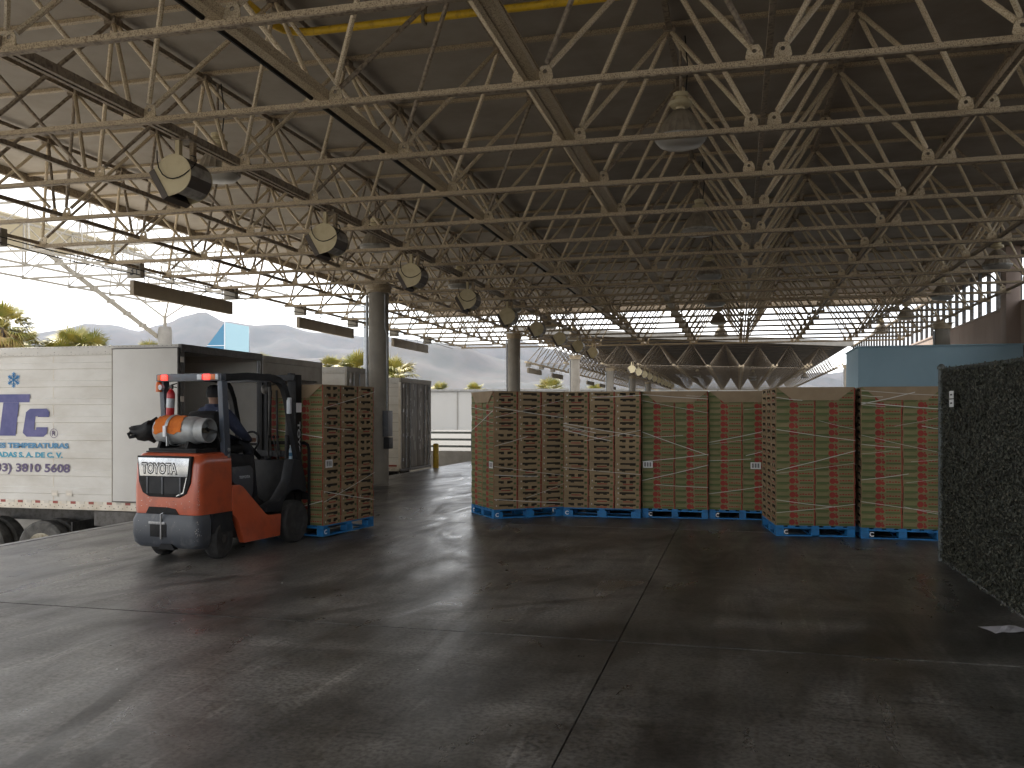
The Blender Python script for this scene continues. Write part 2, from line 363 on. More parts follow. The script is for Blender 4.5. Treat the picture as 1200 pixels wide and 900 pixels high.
# dock floor as separate concrete slabs with recessed joints
fl = thing('floor', 'dark polished concrete dock floor with tyre marks and joints', 'floor'); fl['kind'] = 'structure'
del fl['category']
MB().box((DOCK, -30, -1.25), (7.1, 28.55, -.03), 'concrete').build('slab_bed', fl)
MB().box((DOCK, 28.56, -1.25), (7.1, 85, -.01), 'asphalt').build('far_platform', fl); MB().box((-60, 29.81, -1.25), (DOCK-.001, 85, -.012), 'asphalt').build('far_platform', fl)
MB().box((DOCK+.10, -29.99, -.03), (7.09, 28.54, -.022), 'joint').build('joint_filler', fl)
xs = [DOCK+.11, -.813, 3.1, 7.09]; ys = [-30, -6.2, 0.0, 6.22, 12.45, 18.7, 24.9, 28.54]
for a in range(len(xs)-1):
    for c in range(len(ys)-1):
        jg = .011
        MB().box((xs[a]+.0045, ys[c]+jg, -.022), (xs[a+1]-.0045, ys[c+1]-jg, 0), 'polished_concrete').build('slab', fl)
MB().box((DOCK-.004, -30, -.14), (DOCK+.10, 28.56, .004), 'steel').build('edge_angle', fl)

# ------------------------------------------------------------------ canopy space frame
canopy = thing('canopy', 'wide flat canopy roof carried by a beige steel space frame overhead', 'canopy')
I0, I1, J0, J1 = -5, 4, -3, 17
def chord_profile(L, w, h, t, m):
    """an angle section of length L along +y: upright leg and flat leg"""
    b = MB(); b.prism([(-w/2,-h/2),(w/2,-h/2),(w/2,-h/2+t),(-w/2+t,-h/2+t),(-w/2+t,h/2),(-w/2,h/2)], 0, L, m, 'y'); return b
yA, yB = gu(J0)-.4, gu(J1)+.06
for i in range(I0, I1+1):
    b = MB(); x = gv(i)
    if i == 0:                                        # heavier twin channel
        b.box((x-.062, yA, ZL-.028), (x+.062, yB, ZL+.05), 'frame_paint'); b.box((x-.074, yA, ZL+.05), (x+.074, yB, ZL+.06), 'frame_paint')
        b.box((x-.074, yA, ZL-.034), (x-.03, yB, ZL-.0281), 'frame_paint'); b.box((x+.03, yA, ZL-.034), (x+.074, yB, ZL-.0281), 'frame_paint')
    elif i == -1:
        b.box((x-.05, yA, ZL-.035), (x+.05, yB, ZL+.06), 'frame_paint')
    elif i == -2:
        b.box((x-.058, yA, ZL-.03), (x-.015, yB, ZL+.055), 'frame_dark'); b.box((x+.015, yA, ZL-.03), (x+.058, yB, ZL+.055), 'frame_dark')
    else:
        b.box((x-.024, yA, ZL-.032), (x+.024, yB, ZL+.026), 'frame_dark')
    b.build('lower_chord', canopy)
xA, xB = gv(I0)-.05, gv(I1)+.05
for j in range(J0, J1+1):
    b = MB(); y = gu(j)
    b.box((xA, y-.020, ZL-.094), (xB, y+.034, ZL-.082), 'frame_dark'); b.box((xA, y-.022, ZL-.082), (xB, y-.012, ZL-.036), 'frame_paint')  # flat leg painted darker to carry the shade of the underside
    b.build('cross_chord', canopy)
for i in range(I0, I1):
    x = gv(i+.5); b = MB(); b.box((x-.03, yA, ZU-.03), (x+.03, yB-.8, ZU+.03), 'frame_dark'); b.build('upper_chord', canopy)
for j in range(J0, J1):
    y = gu(j+.5); b = MB(); b.box((xA-.97, y-.032, ZU+.032), (xB+1.2, y+.032, ZD-.004), 'frame_paint'); b.build('purlin', canopy)
MB().box((xA-1.06, yA, ZD-.16), (xA-.98, yB-.5, ZD-.005), 'frame_dark').build('edge_beam', canopy)
MB().box((xB+1.21, yA, ZD-.16), (xB+1.29, yB-.5, ZD-.005), 'frame_dark').build('edge_beam', canopy)
MB().box((xA-1.0, yB-.55, ZD-.18), (xB+1.2, yB-.49, ZD+.12), 'frame_dark').build('end_fascia', canopy)
# deck panels laid across, one strip per bay (cut short behind the camera to let sky light in)
for j in range(J0-3, J1):
    MB().box((xA-1.08, gu(j+.5)-MU+.003, ZD), (xB+1.35, gu(j+.5)-.003, ZD+.05), 'deck').build('deck_panel', canopy)
# diagonals
dl = Vector((MV/2, MU/2, ZU-ZL-.02)); DL = dl.length
diag_me = MB().tube([(0,0,.10),(0,0,DL-.05)], .0265, 'frame_lit', 7).mesh('diagonal', smooth=40)
diag_dk = MB().tube([(0,0,.10),(0,0,DL-.05)], .0245, 'frame_dark', 7).mesh('diagonal_dark', smooth=40)
gus = MB()
hx = [(-.055,-.07),(.055,-.07),(.075,-.045),(.062,.02),(.035,.068),(-.035,.068),(-.062,.02),(-.075,-.045)]
hole = [(.02*math.cos(R(a)), .012+.02*math.sin(R(a))) for a in (250,290,335,25,70,110,155,205)]
for yy in (-.006, .006):
    n = 8; vv = [(p[0], yy, p[1]) for p in hx]+[(p[0], yy, p[1]) for p in hole]
    gus.add(vv, [(k, (k+1) % n, n+(k+1) % n, n+k) for k in range(n)], 'frame_lit')
vv = [(p[0], -.006, p[1]) for p in hx]+[(p[0], .006, p[1]) for p in hx]; gus.add(vv, [(k, (k+1) % 8, 8+(k+1) % 8, 8+k) for k in range(8)], 'frame_lit')
vv = [(p[0], -.006, p[1]) for p in hole]+[(p[0], .006, p[1]) for p in hole]; gus.add(vv, [(k, (k+1) % 8, 8+(k+1) % 8, 8+k) for k in range(8)], 'frame_dark')
gus_me = gus.mesh('gusset_plate')
camp = Vector((0, 0, 1.6))
def in_view(p, m=.12):
    x = p.x*math.cos(.249)+p.y*math.sin(.249); z = -p.x*math.sin(.249)+p.y*math.cos(.249)
    if z < .5: return False
    px = .5+1038*x/z/1200; py = (485-1038*(p.z-1.6)/z)/900
    return -m < px < 1+m and -m < py < 1+m
def frame_members(par, I0, I1, J0, J1, keep=lambda x, y: True, nbest=300, ngus=240, zl=ZL, zu=ZU, gvf=gv, guf=gu, thin=None, pm='frame_lit', sh=0.):
    D = []; G = []
    for i in range(I0, I1):
        for j in range(J0, J1):
            up = Vector((gvf(i+.5), guf(j+.5), zu)); up.y += sh*up.x
            if not keep(up.x, up.y): continue
            for a in (0, 1):
                for c in (0, 1):
                    lo = Vector((gvf(i+a)+(.095 if a == 0 else -.095), guf(j+c), zl+.02)); lo.y += sh*lo.x
                    mid = (lo+up)/2
                    if not in_view(mid, .35) and mid.y < 14: continue
                    D.append(((mid-camp).length+(0 if in_view(mid, .05) else 50), lo, up, a == 0))
    for i in range(I0, I1+1):
        for j in range(J0, J1+1):
            for sg in (-1, 1):
                if (i == I0 and sg < 0) or (i == I1 and sg > 0): continue
                p = Vector((gvf(i)+sg*.115, guf(j), zl+.03))
                if not keep(p.x, p.y): continue
                if not in_view(p, .3): continue
                G.append(((p-camp).length, p, sg))
    D.sort(key=lambda t: t[0]); G.sort(key=lambda t: t[0])
    rest = MB()
    for k, (_, lo, up, c) in enumerate(D):
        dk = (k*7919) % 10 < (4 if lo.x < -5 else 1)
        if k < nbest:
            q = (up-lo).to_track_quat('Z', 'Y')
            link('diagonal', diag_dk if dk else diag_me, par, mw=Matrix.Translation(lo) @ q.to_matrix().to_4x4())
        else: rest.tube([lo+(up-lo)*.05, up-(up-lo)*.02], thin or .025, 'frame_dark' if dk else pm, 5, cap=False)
    if rest.v: rest.build('far_diagonals', par, smooth=50, kind='stuff')
    rest = MB()
    for k, (_, p, sg) in enumerate(G):
        mw = Matrix.Translation(p) @ RX(R(-8))
        if k < ngus: link('gusset_plate', gus_me, par, mw=mw)
        else: rest.add([(-.06,0,-.07),(.06,0,-.07),(.045,0,.06),(-.045,0,.06),(-.06,.012,-.07),(.06,.012,-.07),(.045,.012,.06),(-.045,.012,.06)],
                       [(0,1,2,3),(4,7,6,5),(0,4,5,1),(1,5,6,2),(2,6,7,3),(3,7,4,0)], 'frame_paint', mw)
    if rest.v: rest.build('far_gussets', par, kind='stuff')
frame_members(canopy, I0, I1, J0, J1)
# bolted upper nodes
node_me = MB().box((-.07,-.07,-.05), (.07,.07,.028), 'frame_dark').lathe([(.035,-.10),(.04,-.05)], 'frame_dark', 8).mesh('upper_node')
for i in range(I0, I1):
    for j in range(0, J1):
        p = Vector((gv(i+.5), gu(j+.5), ZU))
        if in_view(p, .05): link('upper_node', node_me, canopy, loc=p)
# cables and conduit along the dock side
for k, (dx, dz) in enumerate(((.05,-.18), (.16,-.10))):
    pts = [(gv(-5)+dx, y, ZL+dz+.02*math.sin(y*1.7+k)) for y in [2+.8*q for q in range(44)]]
    MB().tube(pts, .011, 'black_plastic', 5).build('cable', canopy)
pts = [(gv(-1)-.13, y, ZL+.0) for y in (3, 12, 22, 36)]; MB().tube(pts, .022, 'black_plastic', 6).build('conduit', canopy)
pts = [(-4.0+.4*q, gu(.5)-.08, ZU-.02-.05*abs(math.sin(q*.55))) for q in range(26)]; MB().tube(pts, .009, 'black_plastic', 5).build('cable', canopy)

# ------------------------------------------------------------------ second canopy beyond the gap
c2 = thing('canopy', 'further canopy with light fascia, seen beyond the gap in the roof', 'canopy')
SK = .62; U2 = 56.6; N2 = 32
front = lambda x: U2+SK*x                 # its front edge runs at a skew
gu2 = lambda j: U2+.9+MU*j
for i in range(I0, I1+1):
    x = gv(i); MB().box((x-.06, front(x)+.9, ZL-.03), (x+.06, gu2(N2)+SK*x, ZL+.055), 'frame_lit').build('lower_chord', c2)
for j in range(N2+1):
    MB().bar((xA, gu2(j)+SK*xA, ZL-.05), (xB, gu2(j)+SK*xB, ZL-.05), .05, .026, 'frame_dark').build('cross_chord', c2)
    if j < N2: MB().bar((xA, gu2(j+.5)+SK*xA, ZU+.07), (xB, gu2(j+.5)+SK*xB, ZU+.06), .05, .03, 'frame_dark').build('purlin', c2)
for j in range(N2):
    y0_, y1_ = gu2(j)-.9, gu2(j)-.9+MU-.01; xl, xr = xA-.4, xB+.9
    P = [(xl, y0_+SK*xl, ZD+.30), (xr, y0_+SK*xr, ZD+.06), (xr, y1_+SK*xr, ZD+.06), (xl, y1_+SK*xl, ZD+.30)]
    MB().add(P+[(p[0], p[1], p[2]+.06) for p in P], [(3,2,1,0),(4,5,6,7),(0,1,5,4),(1,2,6,5),(2,3,7,6),(3,0,4,7)], 'deck_shaded').build('deck_panel', c2)
a0 = Vector((xA-.4, front(xA-.4)-.08, ZD+.25)); a1 = Vector((xB+.9, front(xB+.9)-.08, ZD+.01)); MB().bar(a0, a1, .1, .36, 'fascia').build('fascia', c2)
frame_members(c2, I0, I1, 0, N2, nbest=0, ngus=0, thin=.028, pm='frame_dark', guf=gu2, sh=SK)

# ------------------------------------------------------------------ columns
def column(x, y, label, box=False):
    t = thing('column', label, 'column', (x, y, 0), 0, 'concrete columns carrying the canopy')
    MB().lathe([(.235,0),(.235,.02),(.225,.03),(.225,4.30)], 'concrete_column', 24).build('shaft', t, smooth=40)
    MB().lathe([(.275,4.30),(.275,4.38),(.29,4.39),(.29,4.47)], 'frame_paint', 20).box((-.3,-.3,4.47), (.3,.3,4.493), 'frame_paint').build('capital', t, smooth=40)
    MB().tube([(-.255, -.06, .2), (-.255, -.06, 4.25)], .032, 'galvanised', 8).build('drain_pipe', t, smooth=50)
    return t
cl = ['concrete column beside the forklift load, with a switch box on it', 'concrete column rising behind the turned carton stack', 'concrete column behind the second carton stack from the left',
      'slim far column, fourth along the dock side', 'very slim far column, fifth along the dock side', 'farthest column along the dock side']
for k in range(6): column(gv(-3)+.08, 18.5+12.42*k, cl[k])
cr = ['concrete column above the blue block, right of centre', 'far concrete column above the left part of the blue block', 'distant column under the far canopy, left of the blue block']
for k in range(3): column(gv(4), 30.8+12.42*k, cr[k])
t = thing('switch_box', 'grey electrical box fixed to the dock-side column', 'electrical box', (gv(-3)+.08+.23, 18.5-.15, 1.05))
MB().box((-.02,-.14,.05), (.11,.14,.62), 'lift_grey').build('housing', t, bevel=.01); MB().box((-.01,-.11,-.22), (.13,.11,.03), 'lift_dark').build('lower_housing', t, bevel=.01)
MB().tube([(.03,0,.62),(.03,0,2.3),(-.02,0,2.45),(-.02,0,3.2)], .014, 'galvanised', 6).build('conduit', t)

# ------------------------------------------------------------------ right side: wall, bars, blue block, hedge screen
w = thing('wall', 'pinkish concrete wall along the right side with bars above it', 'wall')
XW = 7.2; HW = 4.56
for k in range(10):
    y0 = -12+7.4*k; MB().box((XW, y0+.008, -1.25), (XW+.3, y0+7.4-.008, HW-.06), 'pink_wall').build('wall_panel', w)
MB().box((XW-.03, -12, HW-.06), (XW+.34, 62, HW), 'pink_wall').build('coping', w)
MB().box((XW-.36, 25.75, -.03), (XW-.001, 26.25, 6.0), 'pink_wall').build('pilaster', w, bevel=.02)
bar_me = MB().box((-.05,-.055,HW), (.05,.055,6.05), 'steel_dark').mesh('bar')
for k in range(40): link('bar', bar_me, w, loc=(XW+.12, 22.3+k, 0))
MB().box((XW+.05, 10, 5.98), (XW+.2, 62, 6.06), 'frame_dark').build('top_rail', w)

b = thing('blue_block', 'pale blue painted block room behind the right carton stacks', 'building', (3.12, 25.1, 0))
MB().box((0,0,0), (3.95,2.7,3.36), 'blue_wall').build('wall', b, bevel=.012)
MB().box((-.03,-.03,3.362), (3.97,2.73,3.40), 'blue_wall').build('roof', b, bevel=.01)

h = thing('hedge_screen', 'tall screen panel covered in dark artificial leaves at the right edge', 'screen', (2.155, 0, 0))
def htop(y): return 2.02+(y-7.0)*.02
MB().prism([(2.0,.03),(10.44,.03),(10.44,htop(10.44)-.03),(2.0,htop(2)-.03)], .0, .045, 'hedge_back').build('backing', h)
for y in (10.5, 6.9, 3.3):
    MB().lathe([(.033,0),(.033,htop(y)-.01),(.045,htop(y)),(.045,htop(y)+.02),(.02,htop(y)+.05),(.001,htop(y)+.055)], 'post_grey', 12, TR(.03 if y < 10 else 0, y, 0)).build('post', h, smooth=40)
MB().tube([(.02,2,htop(2)-.01),(.02,10.47,htop(10.47)-.01)], .02, 'post_grey', 8).build('top_rail', h, smooth=40)
b = MB()
for k in range(60000):
    y = rnd.uniform(2.6, 10.46); z = rnd.uniform(.02, htop(y)+.004); 
    L = rnd.uniform(.012, .028); wd = L*rnd.uniform(.28, .5)
    x = -.004-abs(rnd.gauss(0, .014)); a = rnd.uniform(0, 6.28); e = rnd.uniform(-.9, .9)
    d = Vector((-abs(math.sin(e))*.8, math.cos(a), math.sin(a))).normalized(); sd_ = d.cross(Vector((-1, rnd.uniform(-.7,.7), rnd.uniform(-.7,.7)))).normalized()
    p = Vector((x, y, z))
    b.add([p-sd_*wd*.2, p+d*L*.5-sd_*wd, p+d*L, p+d*L*.5+sd_*wd], [(0,1,2,3)], 'hedge_leaf_dry' if rnd.random() < .16 else 'hedge_leaf')
me = bpy.data.meshes.new('leaves'); me.from_pydata(b.v, [], b.f); [me.materials.append(M[k]) for k in b.mats]; me.polygons.foreach_set('material_index', b.m)
link('leaves', me, h, kind='stuff')
t = thing('tag_pair', 'two small white tags clipped to the leafy screen by its post', 'tag', (2.085, 9.7, 1.67))
for z in (0, .085): MB().box((-.004,-.085,z), (0,.085,z+.075), 'sticker').box((-.006,-.04,z+.03), (-.0042,.04,z+.045), 'ink').build('tag', t)

# paper sheets on the floor at the right
t = thing('paper_sheet', 'crumpled white paper sheet lying on the floor below the screen', 'paper', (1.92, 7.22, .004), R(20))
b = MB(); pv = []; nx, ny = 7, 5
for q in range(ny):
    for k in range(nx): pv.append((.30*k/(nx-1)-.15, .21*q/(ny-1)-.1, .006+.012*abs(math.sin(k*1.9+q*1.1))*rnd.random()))
fs = [(q*nx+k, q*nx+k+1, (q+1)*nx+k+1, (q+1)*nx+k) for q in range(ny-1) for k in range(nx-1)]
b.add(pv, fs, 'paper'); b.build('sheet', t)
b = MB()
for k in range(90):
    x = rnd.uniform(-6, 4); y = rnd.uniform(3.6, 12); s = rnd.uniform(.003, .009)
    if abs(x-2.1) < .15: continue
    q = RZ(rnd.uniform(0, 6)); b.add([(-s,-s*.4,0),(s,-s*.3,0),(s*.6,s*.5,.003),(-s*.5,s*.4,.004)], [(0,1,2,3)], rnd.choice(['debris','debris','sticker','ink']), TR(x,y,.003) @ q)
b.build('litter', kind='stuff', label='tiny scraps of litter strewn over the dark floor')

# ------------------------------------------------------------------ far dock end: kerb wall, railing, bollard
t = thing('low_wall', 'low concrete upstand closing the far end of the truck pit', 'wall', (0, 29.6, 0)); MB().box((-40,0,-1.25), (-8.75,.2,.30), 'concrete').build('upstand', t, bevel=.02)
t = thing('railing', 'grey three-rail steel railing beyond the last trailer', 'railing', (0, 29.7, .30))
for k in range(14): MB().tube([(-9.0-1.9*k,0,0),(-9.0-1.9*k,0,.66)], .035, 'post_grey', 8).build('post', t)
for z in (.16, .40, .64): MB().bar((-36,-.05,z), (-8.8,-.05,z), .05, .075, 'post_grey').build('rail', t)
t = thing('bollard', 'yellow steel bollard at the dock edge past the last trailer', 'bollard', (-8.66, 24.9, 0)); MB().lathe([(.085,0),(.085,.68),(.07,.72),(.001,.73)], 'yellow_paint', 16).build('post', t, smooth=40)

# ================================================================== LAMPS, SIGNS, PIPE
ORD = ['first','second','third','fourth','fifth','sixth','seventh','eighth','ninth','tenth','eleventh','twelfth','thirteenth','fourteenth','fifteenth','sixteenth','seventeenth','eighteenth','nineteenth','twentieth']
# bell-shaped high bay lamps
bell = MB()
prof = [(.055,.42),(.10,.40),(.15,.34),(.20,.25),(.245,.15),(.27,.09)]
n = 40; vv = []; ff = []
for r, z in prof:
    for k in range(n):
        rr = r*(1+(.055 if k % 2 else -.03)*min(1, (.42-z)/.12)); a = 2*math.pi*k/n; vv.append((rr*math.cos(a), rr*math.sin(a), z))
for q in range(len(prof)-1):
    for k in range(n): ff.append((q*n+k, q*n+(k+1) % n, (q+1)*n+(k+1) % n, (q+1)*n+k))
bell.add(vv, ff, 'lamp_brown'); bell_me = bell.mesh('reflector', smooth=50)
ring_me = MB().lathe([(.26,.10),(.298,.095),(.30,.07),(.285,.05),(.25,.045)], 'lamp_grey', 32, closed=True).mesh('rim', smooth=40)
glass_me = MB().lathe([(.284,.052),(.24,.0),(.12,-.018),(.001,-.022)], 'lamp_glass', 32).mesh('lens', smooth=60)
ball_me = MB().lathe([(.05,.42),(.06,.45),(.11,.455),(.13,.475),(.13,.51),(.085,.53),(.075,.56),(.09,.565),(.09,.61),(.03,.63)], 'lamp_cream', 20).mesh('ballast_housing', smooth=40)
stem_me = MB().tube([(0,0,.62),(0,0,1.28)], .016, 'frame_dark', 6).tube([(.05,.02,.55),(.08,.03,.9),(.05,.0,1.28)], .008, 'black_plastic', 5).mesh('hanger')
rows = [('dock-side', -2.5), ('middle', .5), ('wall-side', 3.5)]
for rn, i in rows:
    cnt = 0
    for j in (1.5, 4.5, 7.5, 10.5, 13.5, 16.5):
        p = Vector((gv(i)+.12, gu(j)+.12, ZU-1.32))
        if not in_view(p, .02): continue
        t = thing('high_bay_lamp', f'unlit bell-shaped hanging lamp, {ORD[cnt]} nearest in the {rn} row', 'lamp', p, 0, 'hanging bell lamps'); cnt += 1
        for nm, me_ in (('reflector',bell_me),('rim',ring_me),('lens',glass_me),('ballast_housing',ball_me),('hanger',stem_me)): link(nm, me_, t)
for k, (x, y) in enumerate(((-3.0, 70), (1.2, 72), (1.3, 78), (5.2, 74))):
    t = thing('high_bay_lamp', ['small bell lamp under the far canopy, leftmost', 'small bell lamp under the far canopy near its middle', 'small bell lamp under the far canopy, just behind the middle one', 'small bell lamp under the far canopy, rightmost'][k], 'lamp', (x, y, ZU-1.6), 0, 'hanging bell lamps')
    for nm, me_ in (('reflector',bell_me),('rim',ring_me),('lens',glass_me),('ballast_housing',ball_me),('hanger',stem_me)): link(nm, me_, t)

# floodlights: D-shaped drums with cream end plates, aimed at the trailers
def dprof(r=.215):
    P = []
    for a in range(-78, 141, 12): P.append((r*math.cos(R(a)), r*math.sin(R(a))))
    P.append((-.235, .07)); P.append((-.06, -.235)); return P
DP = dprof()
end_me = MB().prism(DP, -.012, .0, 'lamp_cream', 'y').mesh('end_plate'); end_me2 = MB().prism(DP, .382, .394, 'lamp_cream', 'y').mesh('end_plate')
body = MB(); nD = len(DP)
for k in range(nD-2):
    (xa, za), (xb, zb) = DP[k], DP[k+1]
    m_ = 'lamp_dark' if (k//3) % 2 else 'lamp_grey'
    body.add([(xa*.985,.001,za*.985),(xb*.985,.001,zb*.985),(xb*.985,.381,zb*.985),(xa*.985,.381,za*.985)], [(0,1,2,3)], m_)
body_me = body.mesh('drum')
d_ = Vector((DP[-1][0]-DP[-2][0], 0, DP[-1][1]-DP[-2][1])); nn_ = Vector((d_.z, 0, -d_.x)).normalized()
if nn_.x > 0: nn_ = -nn_
a_, b_ = Vector((DP[-2][0],0,DP[-2][1])), Vector((DP[-1][0],0,DP[-1][1]))
hood = MB(); q_ = [a_, b_, b_+nn_*.07, a_+nn_*.07]
hood.add([(p.x, y, p.z) for y in (-.02,.40) for p in q_], [(0,1,2,3),(7,6,5,4),(0,4,5,1),(2,6,7,3),(1,5,6,2),(3,7,4,0)], 'lamp_dark'); hood_me = hood.mesh('hood')
brk_me = MB().box((-.055,.10,.19), (-.005,.16,.42), 'lamp_cream').box((.04,.22,.19), (.09,.28,.42), 'frame_paint').box((-.09,.08,.40), (.12,.30,.43), 'frame_dark').mesh('bracket')
loop = [(-.19,-.025,.26),(-.185,-.028,.16),(-.165,-.03,.07),(-.12,-.03,.0),(-.06,-.03,-.04),(.01,-.03,-.055),(.08,-.03,-.045),(.14,-.025,-.02),(.20,-.01,.03),(.235,.02,.08),(.235,.06,.14),(.20,.09,.20),(.14,.11,.22)]
cab_me = MB().tube(loop, .0065, 'black_plastic', 5).mesh('cable', smooth=60)
k = 0
for j in [q*2+.5 for q in range(0, 10)]+[q*2+.5 for q in range(12, 22)]:
    if j > 17 and j < 24: continue
    y = gu(j)
    t = thing('floodlight', (f'cream-ended drum floodlight, {ORD[k]} along the dock-side row' if k < 9 else f'small far drum floodlight, {ORD[min(k,19)]} along the dock-side row'), 'floodlight', (gv(-2)-.02, y-.3, ZL-.44), R(0), 'drum floodlights along the dock')
    k += 1
    for nm, me_ in (('end_plate',end_me),('end_plate',end_me2),('drum',body_me),('hood',hood_me),('bracket',brk_me))+((('cable',cab_me),) if k < 5 else ()): link(nm, me_, t)

# yellow pipe under the deck
t = thing('yellow_pipe', 'yellow pipe running under the deck at the top of the picture', 'pipe', (0, 9.1, 5.9))
pts = [(3.5,0,0),(0,0,0),(-4.65,0,0),(-4.8,-.03,0),(-4.92,-.12,0),(-4.97,-.27,0),(-4.97,-2.5,0)]
MB().tube(pts, .043, 'yellow_paint', 12).build('pipe', t, smooth=50)
for x in (-3.3, -.6, 2.2): MB().box((x-.015,-.055,-.06), (x+.015,.055,.22), 'rim').build('clamp', t)

# hanging signs and numbered boxes on the dock-side edge
XS = gv(-5)-.12
sl = ['long brown hanging sign at the left edge of the picture', 'long brown two-panel hanging sign above the lettered trailer', 'brown hanging sign just left of the dock-side column', 'short-looking brown hanging sign right of the dock-side column', 'small far brown sign behind the turned stack column']
for k in range(-1, 11):
    y0 = 15.7+7.096*k
    if 36 < y0 < 46: continue
    lab = sl[k+1] if k < 4 else f'tiny far hanging sign, {ORD[k-4]} of those past the second column'
    t = thing('hanging_sign', lab, 'sign', (XS, y0, 4.04), 0, 'brown hanging signs over the dock doors')
    MB().box((-.05,0,0), (.05,2.33,.31), 'sign_brown').build('panel', t, bevel=.008); MB().box((-.05,2.345,0), (.05,3.68,.31), 'sign_brown').build('panel', t, bevel=.008)
    for yy in (.4, 1.4, 2.6, 3.3): MB().tube([(0,yy,.31),(0,yy,.56)], .008, 'steel_dark', 5).build('hanger', t)
nums = {0: '32', 1: '31'}
for k in range(0, 14):
    y0 = 12.25+3.55*k
    if 37 < y0 < 46: continue
    lab = ('square number box cut by the left edge of the picture', 'square number box at the left end of the long two-panel sign')[k] if k in nums else f'small blank-looking box sign, {ORD[k-2]} past number 31'
    t = thing('number_box', lab, 'sign', (XS+.02, y0, 4.40), 0, 'numbered box signs over the dock doors')
    MB().box((-.16,-.07,0), (.16,.07,.30), 'sign_box').build('housing', t, bevel=.012)
    MB().box((-.02,-.02,.30), (.02,.02,.36), 'steel_dark').build('hanger', t)
    if k in nums:
        v_, f_ = text_geo(nums[k], .17, .19, .012); MB().add(v_, f_, 'ink', TR(-.085,-.0725,.05)).build('numeral', t)

# ================================================================== PALLETS AND CARTONS
CX, CYL, CZ = .4, .5, .0895
def make_carton(v):
    rc = random.Random(v); carton = MB()
    gx_ = .0045; g_ = .0025
    x0, x1, y0, y1 = -CX/2+gx_, CX/2-gx_, -CYL/2+g_, CYL/2-g_
    carton.add([(x0,y0,0),(x1,y0,0),(x1,y1,0),(x0,y1,0)], [(3,2,1,0)], 'cardboard'); carton.add([(x0,y0,CZ-.001),(x1,y0,CZ-.001),(x1,y1,CZ-.001),(x0,y1,CZ-.001)], [(0,1,2,3)], 'cardboard')
    for sx in (-1, 1):
        X = sx*x1; pr = X+sx*.0012
        carton.add([(X,y0,0),(X,y1,0),(X,y1,CZ-.001),(X,y0,CZ-.001)], [(0,1,2,3)], 'carton_print')
        pu = lambda u: (u-.5)*(CYL-.006)*sx      # left to right as seen from outside
        def rect(u0, u1, v0, v1, m): carton.add([(pr,pu(u0),v0*CZ),(pr,pu(u1),v0*CZ),(pr,pu(u1),v1*CZ),(pr,pu(u0),v1*CZ)], [(0,1,2,3)], m)
        def disc(u, v, r, m): carton.add([(pr+sx*.0006, pu(u)+r*math.cos(R(a)), v*CZ+r*math.sin(R(a))) for a in range(0, 360, 36)], [tuple(range(10))], m)
        rect(.02,.34,.04,.30+.08*rc.random(),'carton_green'); rect(.60,.955,.06,.30,'carton_green'); rect(.02,.30,.90,.98,'carton_green')
        for q in range(5): u_ = .60+.07*q; rect(u_, u_+.052, .48, .62+.05*(q % 2), 'carton_red')
        rect(.965,.998,.02,.97,'carton_red')
        disc(.415+rc.uniform(-.008,.008),.50,.039,'carton_red'); disc(.53,.36,.021,'carton_red'); disc(.515,.74,.013,'carton_red')
    a_ = rc.uniform(-.015,.015); cu_ = [0,.20+a_,.29+a_,.43+a_,.57+a_,.71+a_,.80+a_,1]; cv_ = [0,.34+rc.uniform(-.04,.05),.50,.80+rc.uniform(-.03,.05),1]
    holes = [{(2,1),(1,2),(2,2),(3,2),(4,2),(4,1),(5,2)}, {(1,2),(2,2),(2,1),(4,2),(5,2),(4,1)}, {(1,2),(2,2),(3,2),(4,2),(5,2),(4,1),(5,1)}, {(1,1),(1,2),(2,2),(3,2),(4,2),(5,2),(5,1)}, {(2,1),(1,2),(2,2),(3,2),(4,2),(5,2)}][v % 5]
    for sy in (-1, 1):
        Y = sy*y1
        P = lambda u, v_, d=0.: ((u-.5)*(CX-2*gx_)*(-sy), Y-sy*d, v_*(CZ-.001))
        for a in range(len(cu_)-1):
            for c in range(len(cv_)-1):
                u0, u1, v0, v1 = cu_[a], cu_[a+1], cv_[c], cv_[c+1]
                if (a, c) in holes:
                    carton.add([P(u0,v0,.05),P(u1,v0,.05),P(u1,v1,.05),P(u0,v1,.05)], [(0,1,2,3)], 'carton_hole_shade')
                    for (na, nc, e) in ((a-1,c,((u0,v0),(u0,v1))),(a+1,c,((u1,v0),(u1,v1))),(a,c-1,((u0,v0),(u1,v0))),(a,c+1,((u0,v1),(u1,v1)))):
                        if (na, nc) not in holes: carton.add([P(*e[0]),P(*e[1]),P(*e[1],.05),P(*e[0],.05)], [(0,1,2,3)], 'carton_hole_shade')
                else: carton.add([P(u0,v0),P(u1,v0),P(u1,v1),P(u0,v1)], [(0,1,2,3)], 'cardboard')
        Q = lambda u, v_: ((u-.5)*(CX-2*gx_)*(-sy), Y+sy*.0012, v_*(CZ-.001))
        def rq(u0, u1, v0, v1, m): carton.add([Q(u0,v0),Q(u1,v0),Q(u1,v1),Q(u0,v1)], [(0,1,2,3)], m)
        rq(.955,.998,.02,.97,'carton_red')
        if v % 3: u_ = .05+rc.random()*.07; v_ = .30+rc.random()*.3; rq(u_, u_+.045, v_, v_+.26, 'tape_pale')
        if v % 2: rq(.30,.70,.10,.26,'carton_red')
        rq(.83,.93,.15,.50,'carton_green'); 
        if v % 4 == 1: rq(.10,.30,.08,.30,'carton_print')
    me = bpy.data.meshes.new('produce_carton'); me.from_pydata(carton.v, [], carton.f); [me.materials.append(M[k]) for k in carton.mats]; me.polygons.foreach_set('material_index', carton.m)
    return carton, me
CARTONS = [make_carton(v) for v in range(8)]

